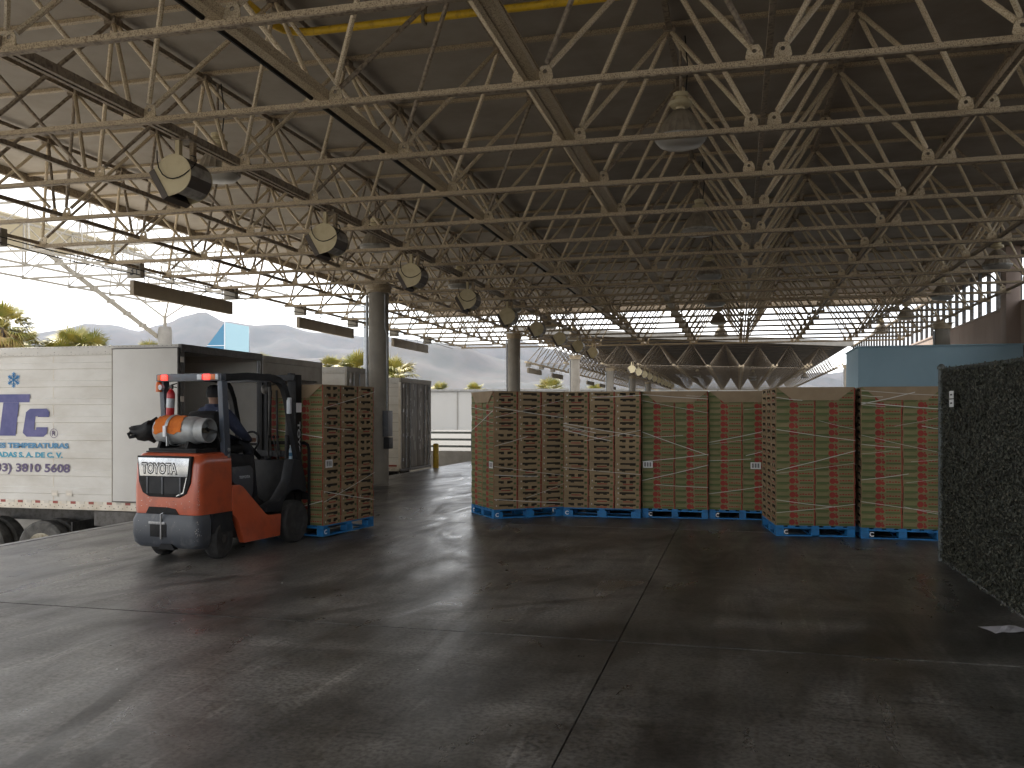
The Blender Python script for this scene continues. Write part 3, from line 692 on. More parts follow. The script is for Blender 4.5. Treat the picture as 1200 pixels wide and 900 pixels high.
# pallet pieces (1.2 along x, 1.0 along y, .14 high)
deckb = MB().box((-.6,-.048,.122), (.6,.048,.14), 'pallet_blue').mesh('deck_board', bevel=.002, segs=1)
botb = MB().box((-.6,-.05,0), (.6,.05,.018), 'pallet_blue').mesh('bottom_board', bevel=.002, segs=1)
blk = MB().box((-.075,-.05,.0185), (.075,.05,.1), 'pallet_blue').mesh('block', bevel=.004, segs=1)
botp = MB().box((-.05,-.398,.0005), (.05,.398,.0175), 'pallet_blue').mesh('bottom_board', bevel=.002, segs=1)
lip = MB().box((-.4495,-.012,.019), (.4495,.012,.045), 'pallet_blue').mesh('lead_board', bevel=.002, segs=1)
strg = MB().box((-.05,-.5,.1002), (.05,.5,.1215), 'pallet_blue').mesh('stringer_board', bevel=.002, segs=1)
mark_v, mark_f = text_geo('C', .055, .06, .03)
def pallet(loc, rot, label):
    t = thing('pallet', label, 'pallet', loc, rot, 'blue wooden pallets')
    for k in range(7): link('deck_board', deckb, t, (0, -.451+.1503*k, 0))
    for y in (-.449, 0, .449): link('bottom_board', botb, t, (0, y, 0))
    for x in (-.525, 0, .525):
        for y in (-.449, 0, .449): link('block', blk, t, (x, y, 0))
    for x in (-.55, 0, .55): link('stringer_board', strg, t, (x, 0, 0))
    for x in (-.55, 0, .55): link('bottom_board', botp, t, (x, 0, 0)) if x else None
    MB().add(mark_v, mark_f, 'white_mark', TR(-.575,-.5005,.028)).build('mark', t); MB().add(mark_v, mark_f, 'white_mark', TR(-.6025,.40,.028) @ RZ(R(-90))).build('mark', t)
    return t
# stacks: name, corner reference -> centre, rotation (local -y is the 1.2 m side with carton ends)
def ctr(x, y, rot, cx, cy):
    v = RZ(rot) @ Vector((cx, cy, 0)); return Vector((x+v.x, y+v.y, 0))
FA = R(-9.0)        # heading of forklift and load
load_c = Vector((-5.12, 10.36, 0)) + (RZ(FA) @ Vector((-.5, .6, 0)))
stacks = {
 'turned': dict(c=ctr(-3.59, 13.0, R(37), .6, .5), r=R(37), z=0, d='turned leftmost floor stack', rowsx=[(0,'left'),(1,'middle'),(2,'right')], face='-y'),
 'second': dict(c=Vector((-2.04, 14.13, 0)), r=R(1), z=0, d='second floor stack from left', rowsx=[(0,'left'),(1,'middle'),(2,'right')], face='-y'),
 'third': dict(c=Vector((-.93, 14.37, 0)), r=R(90.5), z=0, d='third floor stack from left', face='-x'),
 'fourth': dict(c=Vector((.08, 14.45, 0)), r=R(90), z=0, d='fourth floor stack from left', face='-x'),
 'fifth': dict(c=Vector((.915, 12.76, 0)), r=R(97), z=0, d='fifth floor stack from left', face='-x'),
 'sixth': dict(c=Vector((2.03, 12.73, 0)), r=R(91), z=0, d='rightmost stack beside the screen', face='-x'),
 'load': dict(c=load_c, r=FA+R(90), z=.03, d='stack carried by the forklift', face='-y'),
}
for q, (bx_, by_, br_) in enumerate(((-2.0,15.42,90),(-.86,15.75,90),(.20,15.80,90),(1.14,14.13,90),(2.15,14.05,90))):  # unseen back row added to block light passing under the pallets
    stacks['back%d' % q] = dict(c=Vector((bx_, by_, 0)), r=R(br_), z=0, d='hidden')
# local: -y faces towards ... for r=90deg local +x -> world +y, local -y -> world +x ; local -x -> world -y (towards the camera)
rest = MB(); NROW = 20
PL = {'turned': 'blue pallet under the turned leftmost carton stack', 'second': 'blue pallet under the second floor stack from left', 'third': 'blue pallet under the third floor stack from left', 'fourth': 'blue pallet under the fourth floor stack, mostly hidden at right', 'fifth': 'blue pallet under the fifth floor stack, with its side showing', 'sixth': 'blue pallet under the rightmost stack beside the leafy screen', 'load': 'blue pallet lifted on the forklift forks'}
for nm, s in stacks.items():
    c, r, z0 = s['c'], s['r'], s['z']
    pallet((c.x, c.y, z0), r, PL.get(nm) or 'blue pallet of the added unseen back row behind the %s floor stack' % ('second','third','fourth','fifth','rightmost')[int(nm[4])])
    T = Matrix.Translation((c.x, c.y, z0+.1405)) @ RZ(r)
    for row in range(NROW):
        fr = NROW-1-row
        jx, jy, ja = rnd.uniform(-.004,.004), rnd.uniform(-.004,.004), R(rnd.uniform(-.25,.25))
        for ix in range(3):
            for iy in range(2):
                kx, ky, ka = rnd.uniform(-.003,.003), rnd.uniform(-.003,.003), R(rnd.uniform(-.35,.35))
                L = TR((ix-1)*CX+jx+kx, (iy-.5)*CYL+jy+ky, row*(CZ+.0005)) @ RZ(ja+ka)
                if nm in ('turned','second'): ind = iy == 0; colname = ('left','middle','right')[ix]
                elif nm == 'load': ind = iy == 0; colname = ('left','middle','right')[ix]
                elif nm == 'fourth' or nm[:4] == 'back': ind = False
                else: ind = ix == 0; colname = ('right','left')[iy] if False else ('left','right')[1-iy]
                carton, carton_me = CARTONS[rnd.randrange(8)]
                if ind:
                    link('produce_carton', carton_me, None, mw=T @ L, label=f'produce carton in {ORD[fr]} row from top, {colname} column of {s["d"]}', cat='carton', group='stacked produce cartons')
                else:
                    o0 = len(rest.v); W = T @ L
                    rest.v += [tuple(W @ Vector(p)) for p in carton.v]; rest.f += [[o0+i for i in f] for f in carton.f]
                    rest.m += [rest.mi(carton.mats[q]) for q in carton.m]
me = bpy.data.meshes.new('hidden_cartons'); me.from_pydata(rest.v, [], rest.f); [me.materials.append(M[k]) for k in rest.mats]; me.polygons.foreach_set('material_index', rest.m)
link('produce_carton_mass', me, None, kind='stuff', label='rest of the stacked produce cartons, beside the nearest ones and in an added unseen back row')

# cardboard caps folded over the stack tops, straps and labels
ZT = .1405+NROW*(CZ+.0005)
for nm, s in stacks.items():
    if nm[:4] == 'back': continue
    c, r, z0 = s['c'], s['r'], s['z']
    t = thing('cardboard_cap', f'plain brown cardboard sheet folded over the top of the {s["d"]}', 'cardboard', (c.x, c.y, z0+ZT), r, 'cardboard caps on the stacks')
    MB().box((-.605,-.49,.002), (.605,.49,.007), 'cardboard_plain').build('top_sheet', t)
    for sx in (-1, 1):
        hgt = .165 if nm not in ('second',) else .10
        MB().prism([(-.495,.007),(.495,.007),(.28,-hgt),(-.28,-hgt)], sx*.606, sx*.611, 'cardboard_plain', 'x').build('side_flap', t)
    t = thing('plastic_strapping', f'thin white plastic bands crossing the {s["d"]}', 'strapping', (c.x, c.y, z0), r, 'plastic bands around the stacks')
    faces = [('x', -1, .618, .5), ('y', -1, .512, .6)] if nm != 'load' else [('x', -1, .618, .5), ('y', -1, .512, .6)]
    nst = {'sixth': 15, 'third': 8, 'fourth': 6, 'fifth': 7, 'turned': 7, 'second': 7, 'load': 4}[nm]
    for ax, sg, off, half in faces:
        zs = ZT-.05
        for k in range(nst if (ax == 'x') == (nm in ('third','fourth','fifth','sixth')) else max(3, nst//2)):
            za = rnd.uniform(.75, 1.88) if rnd.random() < .8 else rnd.uniform(.2, .7); zb = min(1.9, max(.2, za+rnd.choice((-1,1))*rnd.uniform(.03, .38)))
            pa, pb = -half, half
            if rnd.random() < .4: q = rnd.uniform(.25, .8); pb = -half+2*half*q; zb = za+(zb-za)*q
            if rnd.random() < .5: pa, pb = -pb, -pa
            A = Vector((sg*off, pa, za)) if ax == 'x' else Vector((pa, sg*off, za)); B = Vector((sg*off, pb, zb)) if ax == 'x' else Vector((pb, sg*off, zb))
            up = (1,0,0) if ax == 'x' else (0,1,0)
            mid = (A+B)/2+Vector((0,0,-.006)); bb = MB(); wdt = rnd.uniform(.003, .009)
            bb.bar(A, mid, wdt, .002, 'strap', up); bb.bar(mid, B, wdt, .002, 'strap', up); bb.build('band', t)
def label_card(loc, rot, label):
    t = thing('paper_label', label, 'label', loc, rot, 'white paper labels on the stacks')
    MB().box((-.075,-.003,-.05), (.075,0,.05), 'sticker').build('card', t)
    b = MB()
    for q in range(3): b.box((-.055+.04*q,-.0042,-.032), (-.028+.04*q,-.0031,.034), 'ink')
    for q in range(4): b.box((-.056,-.0052,-.025+.016*q), (.06,-.0043,-.021+.016*q), 'sticker')
    b.build('print', t)
def on_stack(nm, p): s = stacks[nm]; return (Matrix.Translation((s['c'].x, s['c'].y, s['z'])) @ RZ(s['r'])) @ Vector(p)
p = on_stack('turned', (-.623,-.44,.82)); label_card(p, stacks['turned']['r']-R(90), 'white paper label near the corner of the turned leftmost stack')
p = on_stack('third', (-.625,.41,.82)); label_card(p, stacks['third']['r']-R(90), 'white paper label on the left edge of the third stack')
p = on_stack('fourth', (-.625,-.19,.82)); label_card(p, stacks['fourth']['r']-R(90), 'white paper label at the right of the fourth stack')
p = on_stack('load', (-.50,-.518,.93)); label_card(p, stacks['load']['r'], 'white paper label on the corner of the forklift load')

# ================================================================== TRAILERS
TW, TH = 2.52, 2.745
def wheel_mesh(ro, w, ri, name, dusty=True):
    b = MB(); tm = 'rubber_dusty' if dusty else 'rubber'
    b.lathe([(ri,-w*.42),(ri*1.12,-w*.5),(ro*.90,-w*.5),(ro*.985,-w*.36),(ro,-w*.18),(ro,w*.18),(ro*.985,w*.36),(ro*.90,w*.5),(ri*1.12,w*.5),(ri,w*.42)], tm, 32, axis='y')
    return b.mesh(name, smooth=35)
tyre_me = wheel_mesh(.50, .27, .29, 'tyre')
rim_me = MB().lathe([(.29,-.12),(.27,-.125),(.25,-.05),(.12,-.02),(.11,-.11),(.05,-.13),(.001,-.13)], 'rim', 24, axis='y').mesh('rim', smooth=35)
def trailer(x, y, label, L=14.0, top=TH, lower=-.03, kind='open', white='trailer_white', door='trailer_door', ribs=True, rails=True):
    t = thing('semi_trailer', label, 'trailer', (x, y, 0), 0, 'semi-trailers backed up to the dock')
    # near side wall with horizontal ribs
    P = [(.05, lower+.14), (0, lower+.14)]
    if ribs:
        for k in range(8):
            zc = .285+.305*k
            if zc+.06 < top-.17: P += [(0, zc-.058), (-.010, zc-.048), (-.010, zc+.048), (0, zc+.058)]
    P += [(0, top-.15), (.05, top-.15)]
    MB().prism(P, -L, -.06, white, 'x').build('side_wall', t)
    b = MB()
    for k in range(1, int(L/1.22)): b.box((-1.3-1.22*k-.006,-.0035,lower+.15), (-1.3-1.22*k+.006,.002,top-.16), 'trailer_rail')
    b.build('seams', t, kind='stuff')
    MB().box((-L,TW-.05,lower+.14), (-.06,TW,top-.15), 'trailer_inner').build('side_wall', t)
    MB().box((-L-.05,0,lower), (-L,TW,top), white).build('front_wall', t)
    MB().box((-L,.005,top-.03), (-.03,TW-.005,top+.006), white).build('roof', t)
    MB().box((-L,.05,lower+.02), (-.06,TW-.05,lower+.12), 'steel' if kind == 'open' else 'steel_dark').build('deck_floor', t)
    for yy0, yy1 in ((-.022,.04), (TW-.04,TW+.022)):
        MB().box((-L,yy0,top-.15), (-.03,yy1,top), 'trailer_rail' if not rails else 'trailer_white').build('top_rail', t, bevel=.006)
        MB().box((-L,yy0,lower), (-.03,yy1,lower+.14), 'trailer_rail').build('bottom_rail', t, bevel=.004)
    b = MB()
    if rails:
        for k in range(int(min(L, 6)/.085)):
            xx = -.1-.085*k
            b.box((xx-.006,-.026,lower+.03+.03*(k % 2)), (xx+.006,-.0215,lower+.044+.03*(k % 2)), 'steel_dark'); b.box((xx-.005,-.0245,top-.02), (xx+.005,-.0215,top-.01), 'steel_dark')
            if k % 4 == 0: b.box((xx-.006,-.0245,top-.10), (xx+.006,-.0215,top-.088), 'steel_dark')
            b.box((xx-.004,-.0245,top-.135), (xx+.004,-.0215,top-.128), 'steel_dark')
        b.build('rivets', t, kind='stuff')
    # rear frame
    for yy0, yy1 in ((-.024,.075), (TW-.075,TW+.024)): MB().box((-.06,yy0,lower), (.0,yy1,top-.12), 'trailer_grey' if kind != 'open' else 'steel_dark').build('rear_post', t, bevel=.005)
    MB().box((-.06,-.024,top-.12), (.004,TW+.024,top+.008), 'trailer_grey' if kind != 'open' else 'steel_dark').build('rear_header', t, bevel=.005)
    MB().box((-.06,-.024,lower-.02), (.004,TW+.024,lower+.06), 'steel_dark').build('rear_sill', t, bevel=.005)
    # underbody: rails, axles, wheels, bumper
    MB().box((-L+1,.75,lower-.30), (-.4,.87,lower-.005), 'steel_dark').build('frame_rail', t); MB().box((-L+1,TW-.87,lower-.30), (-.4,TW-.75,lower-.005), 'steel_dark').build('frame_rail', t)
    MB().box((-.75,.10,lower-.20), (-.69,TW-.1,lower-.005), 'trailer_grey').build('cross_member', t)
    MB().box((-.10,.05,lower-.62), (-.0,TW-.05,lower-.50), 'steel_dark').build('bumper', t)
    for xx in (-2.82, -4.10):
        MB().tube([(xx,.3,-.75),(xx,TW-.3,-.75)], .07, 'steel_dark', 8).build('axle', t)
        for yy in (.17, .49, TW-.49, TW-.17):
            w_ = link('wheel', tyre_me, t, (xx, yy, -.75)); r_ = link('rim', rim_me, w_)
            if yy > TW/2: r_.rotation_euler = (0, 0, math.pi)
    MB().box((-2.18,.02,-1.15), (-2.15,.62,-.25), 'rubber').build('mud_flap', t); MB().box((-1.70,.0,lower-.26), (-.7,.03,lower-.02), 'steel_dark').build('side_skirt', t)
    return t

t1 = trailer(-8.86, 12.80, 'white refrigerated trailer with navy lettering and its rear doors open')
# near rear door folded back flat along the side
MB().box((-1.27,-.085,.14), (-.035,-.030,TH-.065), 'trailer_door').build('rear_door', t1, bevel=.008)
MB().box((-1.29,-.087,TH-.064), (-.03,-.028,TH-.05), 'steel_dark').build('door_gasket', t1); MB().box((-1.285,-.087,.125), (-.03,-.028,.139), 'steel_dark').build('door_gasket', t1)
MB().box((-1.288,-.087,.14), (-1.272,-.028,TH-.065), 'trailer_grey').build('door_gasket', t1); MB().box((-.034,-.087,.14), (-.018,-.028,TH-.065), 'steel_dark').build('door_gasket', t1)
for z in (.4, 1.1, 1.8, 2.45): MB().box((.004,-.05,z), (.012,.03,z+.09), 'tape_pale').build('hinge', t1)
# far rear door swung wide, standing beyond the rear frame
d = MB().box((-1.22,TW+.03,.10), (-.03,TW+.085,TH-.1), 'trailer_door').build('rear_door', t1, bevel=.008)
for yy in (TW-.20, TW-.12): MB().tube([(.03,yy,.1),(.03,yy,TH-.14)], .017, 'steel', 8).build('lock_rod', t1)
# lettering on the side wall (local x measured from the rear, facing -y)
SY = -.0125
b = MB(); sl_ = .10
def par(x0, x1, z0, z1, sh): return [(x0+sh*z0, z0), (x1+sh*z0, z0), (x1+sh*z1, z1), (x0+sh*z1, z1)]
def zpoly(P, m, bb): bb.prism(P, SY-.002, SY, m, 'y')
zpoly([(-3.70,1.80),(-3.00,1.80),(-2.985,1.94),(-3.685,1.94)], 'navy_ink', b); zpoly([(-3.63,1.22),(-3.29,1.22),(-3.215,1.799),(-3.545,1.799)], 'navy_ink', b); b.build('letter_t', t1)
b = MB()
C_ = [(-3.14,1.27),(-3.06,1.205),(-2.71,1.205),(-2.64,1.26),(-2.625,1.37),(-2.86,1.37),(-2.865,1.325),(-2.905,1.325),(-2.875,1.555),(-2.83,1.565),(-2.825,1.545),(-2.60,1.545),(-2.59,1.63),(-2.65,1.69),(-2.985,1.69),(-3.07,1.63)]
b.prism(C_, SY-.002, SY, 'navy_ink', 'y'); b.build('letter_c', t1)
v_, f_ = text_geo('R', .07, .085, .02); b = MB().add(v_, f_, 'text_dark', TR(-2.535,SY,1.225))
ring = [( .072, .0), (.080, .0), (.080, .002), (.072, .002)]
n = 28; vv = []; 
for rr, yy in ring:
    for k in range(n): a = 2*math.pi*k/n; vv.append((-2.50+rr*math.cos(a), SY-yy, 1.267+rr*math.sin(a)))
b.add(vv, [(i*n+k, i*n+(k+1) % n, ((i+1) % 4)*n+(k+1) % n, ((i+1) % 4)*n+k) for i in range(4) for k in range(n)], 'text_dark'); b.build('registered_mark', t1)
for s_, x0, x1, z0, z1, m_, of in (('ES TEMPERATURAS', -3.66, -2.20, 1.005, 1.10, 'text_blue', .045), ('ADAS S. A. DE C. V.', -3.68, -2.32, .845, .94, 'text_teal', .05), ('33) 3810 5608', -3.70, -2.175, .55, .745, 'text_dark', .028)):
    v_, f_ = text_geo(s_, x1-x0, z1-z0, of); MB().add(v_, f_, m_, TR(x0,SY,z0)).build('lettering', t1)
b = MB()
for k in range(6):
    Tm = TR(-3.33,SY,2.19) @ RY(R(60*k)); b.box((-.011,-.002,.0),( .011,0,.135), 'flake_blue', Tm)
    for zz, ll in ((.05,.05),(.085,.045)):
        for sg in (-1, 1):
            b.bar((0,-.001,zz), (sg*ll*.75,-.001,zz+ll*.75), .014, .002, 'flake_blue', (0,1,0), Tm)
b.build('snowflake', t1)
for k in range(12):
    MB().box((-.25-.36*k-.10,-.0265,.068), (-.25-.36*k,-.0225,.112), 'tape_red').build('reflective_tape', t1); MB().box((-.43-.36*k-.10,-.0265,.068), (-.43-.36*k,-.0225,.112), 'tape_pale').build('reflective_tape', t1)
for x in (-2.55, -2.26): MB().box((x,-.0145,.19), (x+.13,-.0105,.29), 'tape_pale').box((x+.02,-.0155,.21), (x+.11,-.0147,.25), 'trailer_rail').build('data_plate', t1)

t2 = trailer(-9.05, 15.72, 'trailer with a dark open rear beside the lettered trailer', kind='open2')
MB().box((-.055,.08,TH-.42), (-.005,TW-.08,TH-.125), 'trailer_grey').build('door_header', t2); 
for yy in (.08, TW-.24): MB().box((-.055,yy,.05), (-.006,yy+.16,TH-.425), 'trailer_grey').build('door_jamb', t2)
MB().box((-.052,-.065,.05), (.0,-.026,TH-.05), 'white_mark').build('corner_strip', t2)
MB().box((-7.0,.06,.10), (-6.9,TW-.06,TH-.16), 'steel_dark').build('bulkhead', t2)
def closed_doors(t, top, m, grime):
    for k, y0 in enumerate((.085, TW/2+.006)):
        d = MB().box((-.05,y0,.05), (.012,y0+TW/2-.091,top-.125), m).build('rear_door', t, bevel=.008)
        for yy in (.22, .55) if k == 0 else (.62, .95): MB().tube([(.035,y0+yy,.04),(.035,y0+yy,top-.14)], .016, 'steel', 8).box((.013,y0+yy-.04,.9), (.045,y0+yy+.04,.96), 'steel').build('lock_rod', d)
        for z in (.25, .95, 1.65, 2.35): MB().box((.013,y0+(-.02 if k == 0 else TW/2-.16),z), (.03,y0+(.07 if k == 0 else TW/2-.07),z+.09), 'steel').build('hinge', d)
        if grime:
            b = MB()
            for q in range(26):
                yy = y0+rnd.uniform(.15, 1.0); zz = rnd.uniform(.5, top-.3); h_ = rnd.uniform(.05,.35); w_ = rnd.uniform(.006,.04)
                b.add([(.0135,yy,zz),(.0135,yy+w_,zz+.02),(.0135,yy+w_*.7,zz+h_),(.0135,yy-w_*.2,zz+h_*.8)], [(0,1,2,3)], 'trailer_white')
            b.build('scrapes', d, kind='stuff')
t3 = trailer(-9.10, 19.70, 'grey-doored closed trailer just left of the dock-side column', top=2.73, kind='closed', ribs=False); closed_doors(t3, 2.73, 'trailer_grey', False)
MB().lathe([(.001,.0),(.045,.0),(.045,.03),(.001,.035)], 'red_lamp', 12, TR(0.006,TW-.2,2.66) @ RY(R(90))).build('marker_lamp', t3)
t4 = trailer(-9.25, 23.60, 'closed trailer with scraped dark brown doors right of the column', top=2.62, kind='closed', ribs=False); closed_doors(t4, 2.62, 'trailer_grime', True)
b = MB()
for k in range(9): b.box((-14,-.004,.35+.25*k), (-.07,.001,.362+.25*k), 'trailer_grey')
b.build('panel_seams', t4, kind='stuff')
b = MB()
for k in range(34):
    x_ = -.12-rnd.uniform(0,1.7); z_ = .3+rnd.uniform(0,2.1); w_ = rnd.uniform(.02,.12); b.box((x_-w_,-.0065,z_), (x_,-.0045,z_+rnd.uniform(.006,.02)), 'trailer_grime')
b.build('scuffs', t4, kind='stuff')
MB().box((-.5,-.03,.10), (-.12,-.0225,.15), 'tape_red').build('reflective_tape', t4)
MB().box((-.06,-.05,.05), (-.0,-.0255,2.5), 'trailer_rail').build('corner_strip', t4)

# ================================================================== FORKLIFT
fk = thing('forklift', 'orange and grey gas forklift carrying a carton stack, seen from behind', 'forklift', (-5.945, 8.76, 0), R(-7.7)); fk.scale = (.87, .94, 1)
def rrect(x0, x1, y0, y1, rr_, rf, z, n=6):
    rr_ = rr_*.68
    """rounded plan outline: rear corners radius rr_, front corners rf"""
    P = []
    for cx, cy_, r_, a0 in ((x1-rf, y1-rf, rf, 0), (x0+rf, y1-rf, rf, 90), (x0+rr_, y0+rr_, rr_, 180), (x1-rr_, y0+rr_, rr_, 270)):
        for k in range(n+1): a = R(a0+90*k/n); P.append((cx+r_*math.cos(a), cy_+r_*math.sin(a), z))
    return P
# counterweight: orange shell
b = MB(); b.loft([rrect(-.525,.525,-.425,.14,.15,.02,.515), rrect(-.53,.53,-.43,.14,.15,.02,.56), rrect(-.53,.53,-.43,.14,.15,.02,.80), rrect(-.525,.525,-.415,.14,.15,.02,1.05), rrect(-.515,.515,-.395,.14,.15,.02,1.13), rrect(-.49,.49,-.365,.13,.15,.02,1.165), rrect(-.45,.45,-.33,.12,.14,.02,1.175)], 'lift_orange')
b.build('counterweight', fk, smooth=38)
# grey lower ballast with tow pin pocket
b = MB(); b.loft([rrect(-.48,.48,-.40,-.22,.12,.02,.15), rrect(-.525,.525,-.45,-.225,.14,.02,.20), rrect(-.54,.54,-.465,-.225,.15,.02,.30), rrect(-.54,.54,-.465,-.225,.15,.02,.44), rrect(-.525,.525,-.445,-.225,.15,.02,.485), rrect(-.52,.52,-.435,-.225,.15,.02,.512)], 'lift_grey')
b.build('bumper', fk, smooth=38)
MB().box((-.54,-.222,.30), (.54,.13,.5135), 'lift_dark').build('rear_frame', fk)
MB().box((-.20,-.4715,.27), (.06,-.462,.41), 'black_plastic').build('pocket_shade', fk, bevel=.01); MB().box((-.22,-.4760,.405), (.04,-.455,.435), 'steel').build('tow_bracket', fk, bevel=.005)  # pocket is a solid dark box standing in for its inner shade
MB().tube([(-.02,-.472,.25),(-.02,-.472,.52),(.02,-.472,.53)], .012, 'steel', 8).build('tow_pin', fk)
MB().prism([(-.30,.515),(.22,.515),(.17,.575),(.05,.59),(-.25,.59)], -.4365, -.425, 'black_plastic', 'y').build('recess_shade', fk)  # solid dark patch painting the shade of the recess
MB().prism([(-.08,.14),(.18,.14),(.13,.20),(-.03,.20)], -.462, -.40, 'black_plastic', 'y').build('slot_shade', fk)  # solid dark piece in place of the shade inside the slot
# rear panel: dark surround, silver nameplate, grille
MB().prism([(-.43,1.145),(.43,1.145),(.405,.86),(.345,.745),(.24,.70),(-.24,.70),(-.345,.745),(-.405,.86)], -.446, -.40, 'black_plastic', 'y').build('panel_surround', fk, bevel=.008)
MB().prism([(-.405,1.125),(.405,1.125),(.378,.925),(-.378,.925)], -.456, -.446, 'silver_panel', 'y').build('nameplate', fk, bevel=.004)
v_, f_ = text_geo('TOYOTA', .57, .132, .06); MB().add(v_, f_, 'ink', TR(-.345,-.4565,.945)).build('lettering', fk)
v_, f_ = text_geo('TOYOTA', .545, .104, -.004); MB().add(v_, f_, 'silver_panel', TR(-.333,-.4590,.959)).build('lettering', fk)
for x in (-.26, -.02, .26): MB().box((x-.012,-.456,.735), (x+.012,-.4462,.918), 'lift_grey').build('grille_bar', fk, bevel=.003)
MB().prism([(.355,.92),(.368,.92),(.315,.75),(.20,.713),(.20,.722),(.305,.76)], -.455, -.4464, 'silver_panel', 'y').build('grille_trim', fk)
for x0, x1 in ((-.24,-.04), (0,.24)): MB().box((x0,-.449,.74), (x1,-.4463,.915), 'lift_dark').build('grille_mesh', fk)
MB().box((-.40,-.34,1.176), (.40,.10,1.192), 'lift_dark').build('hood_plate', fk, bevel=.005)
b = MB()
def chip(x, y, z, w_, h_, nrm, m_):       # bare spots knocked off the paint
    n_ = Vector(nrm).normalized(); sx_ = n_.cross(Vector((0,0,1))).normalized(); uz_ = Vector((0,0,1)); p_ = Vector((x,y,z))+n_*.0015
    b.add([p_-sx_*w_-uz_*h_*.6, p_+sx_*w_*.7-uz_*h_, p_+sx_*w_*1.1+uz_*h_*.3, p_+sx_*w_*.2+uz_*h_, p_-sx_*w_*.9+uz_*h_*.5], [(0,1,2,3,4)], m_)
for k in range(34):
    a = R(-45+rnd.gauss(0,5)); r_ = .102; z = rnd.triangular(.56, .95, .62)
    chip(.53-r_+r_*math.cos(a), -.43+r_+r_*math.sin(a), z, rnd.uniform(.001,.0035), rnd.uniform(.002,.007), (math.cos(a), math.sin(a), 0), rnd.choice(['galvanised','lift_dark','tape_pale']))
for k in range(30):
    a = R(-45+rnd.gauss(0,7)); r_ = .102; z = rnd.uniform(.24, .45)
    chip(.54-r_+r_*math.cos(a), -.465+r_+r_*math.sin(a), z, rnd.uniform(.001,.004), rnd.uniform(.002,.008), (math.cos(a), math.sin(a), 0), rnd.choice(['galvanised','tape_pale']))
for k in range(20): chip(rnd.uniform(-.42,.40), -.465, rnd.uniform(.30,.44), rnd.uniform(.002,.012), rnd.uniform(.0008,.004), (0,-1,0), rnd.choice(['lamp_grey','post_grey']))
for k in range(26): chip(rnd.uniform(-.40,.40), -.43, rnd.uniform(.57,.69), rnd.uniform(.002,.012), rnd.uniform(.0008,.003), (0,-1,0), rnd.choice(['lift_dark','tape_pale']))
b.build('paint_chips', fk, kind='stuff')
# orange side frame between the wheels (full-width, arch over rear wheel)
arch = [(.27*math.cos(R(a))*1.0, .235+.27*math.sin(R(a))) for a in range(95, -1, -16)]
side = [(.142,.515),(.142,.80),(.27,.80),(.33,.775),(.76,.43),(.82,.405),(1.08,.395),(1.06,.13),(.36,.13)]+[(p[0]+.02, p[1]) for p in reversed(arch) if p[0] > .1 and p[1] > .16]
for x0, x1 in ((.44,.535), (-.535,-.44)): MB().prism(side, x0, x1, 'lift_orange', 'x').build('side_frame', fk, bevel=.012)
MB().box((-.438,.0,.20), (.438,1.35,.40), 'lift_dark').build('chassis', fk)
# dark hood, seat deck, step, fenders and cowl
MB().prism([(.145,.802),(.145,1.12),(.20,1.16),(.62,1.12),(.68,1.05),(.64,.58),(.34,.80)], -.43, .43, 'lift_dark', 'x').build('engine_hood', fk, bevel=.02)
MB().prism([(.20,.84),(.56,.62),(.60,.70),(.60,.96),(.55,1.0),(.20,1.0)], .431, .47, 'lift_grey', 'x').build('hood_side', fk, bevel=.015)
v_, f_ = text_geo('TOYOTA', .20, .032, .02); MB().add(v_, f_, 'clear_lens', TR(.4715,.33,.86) @ RZ(R(90))).build('lettering', fk)
MB().box((-.43,.66,.401), (.43,1.2,.44), 'black_plastic').build('floor_plate', fk)
fend = [(.78,.44),(1.10,.42),(1.13,.52),(1.20,.60),(1.32,.65),(1.45,.66),(1.60,.60),(1.64,.62),(1.62,.78),(1.50,1.02),(1.36,1.04),(1.28,.78),(1.05,.56),(.80,.50)]
for x0, x1 in ((.36,.53), (-.53,-.36)): MB().prism(fend, x0, x1, 'lift_dark', 'x').build('fender', fk, bevel=.012)
MB().prism([(1.34,.44),(1.60,.50),(1.58,.90),(1.46,1.03),(1.38,1.02),(1.33,.8)], -.355, .355, 'black_plastic', 'x').build('cowl', fk, bevel=.02)
MB().tube([(0,1.28,1.05),(0,1.04,1.22)], .03, 'black_plastic', 10).build('steering_column', fk)
b = MB(); Ts = TR(0,1.03,1.23) @ RX(R(58)) @ Matrix.Identity(4)
n = 28; vv = []; ff = []
for k in range(n):
    a = 2*math.pi*k/n
    for q in range(8): c = 2*math.pi*q/8; vv.append(((.175+.014*math.cos(c))*math.cos(a), (.175+.014*math.cos(c))*math.sin(a), .014*math.sin(c)))
for k in range(n):
    for q in range(8): ff.append((k*8+q, ((k+1) % n)*8+q, ((k+1) % n)*8+(q+1) % 8, k*8+(q+1) % 8))
b.add(vv, ff, 'black_plastic', Ts); b.bar((-.17,0,0), (.17,0,0), .03, .012, 'black_plastic', T=Ts); b.bar((0,-.17,0), (0,0,0), .03, .012, 'black_plastic', T=Ts); b.build('steering_wheel', fk, smooth=50)
for x in (.20, .27, .34): MB().tube([(x,1.30,1.10),(x,1.24,1.30)], .008, 'steel_dark', 6).lathe([(.001,-.02),(.02,-.01),(.02,.012),(.001,.022)], 'black_plastic', 10, TR(x,1.24,1.315)).build('lever', fk)
# seat
MB().prism([(.24,1.165),(.66,1.135),(.70,1.20),(.66,1.25),(.30,1.245)], -.24, .24, 'black_plastic', 'x').build('seat', fk, bevel=.03)
MB().prism([(.24,1.18),(.33,1.22),(.27,1.62),(.20,1.64),(.15,1.58)], -.22, .22, 'black_plastic', 'x').build('seat_back', fk, bevel=.03)
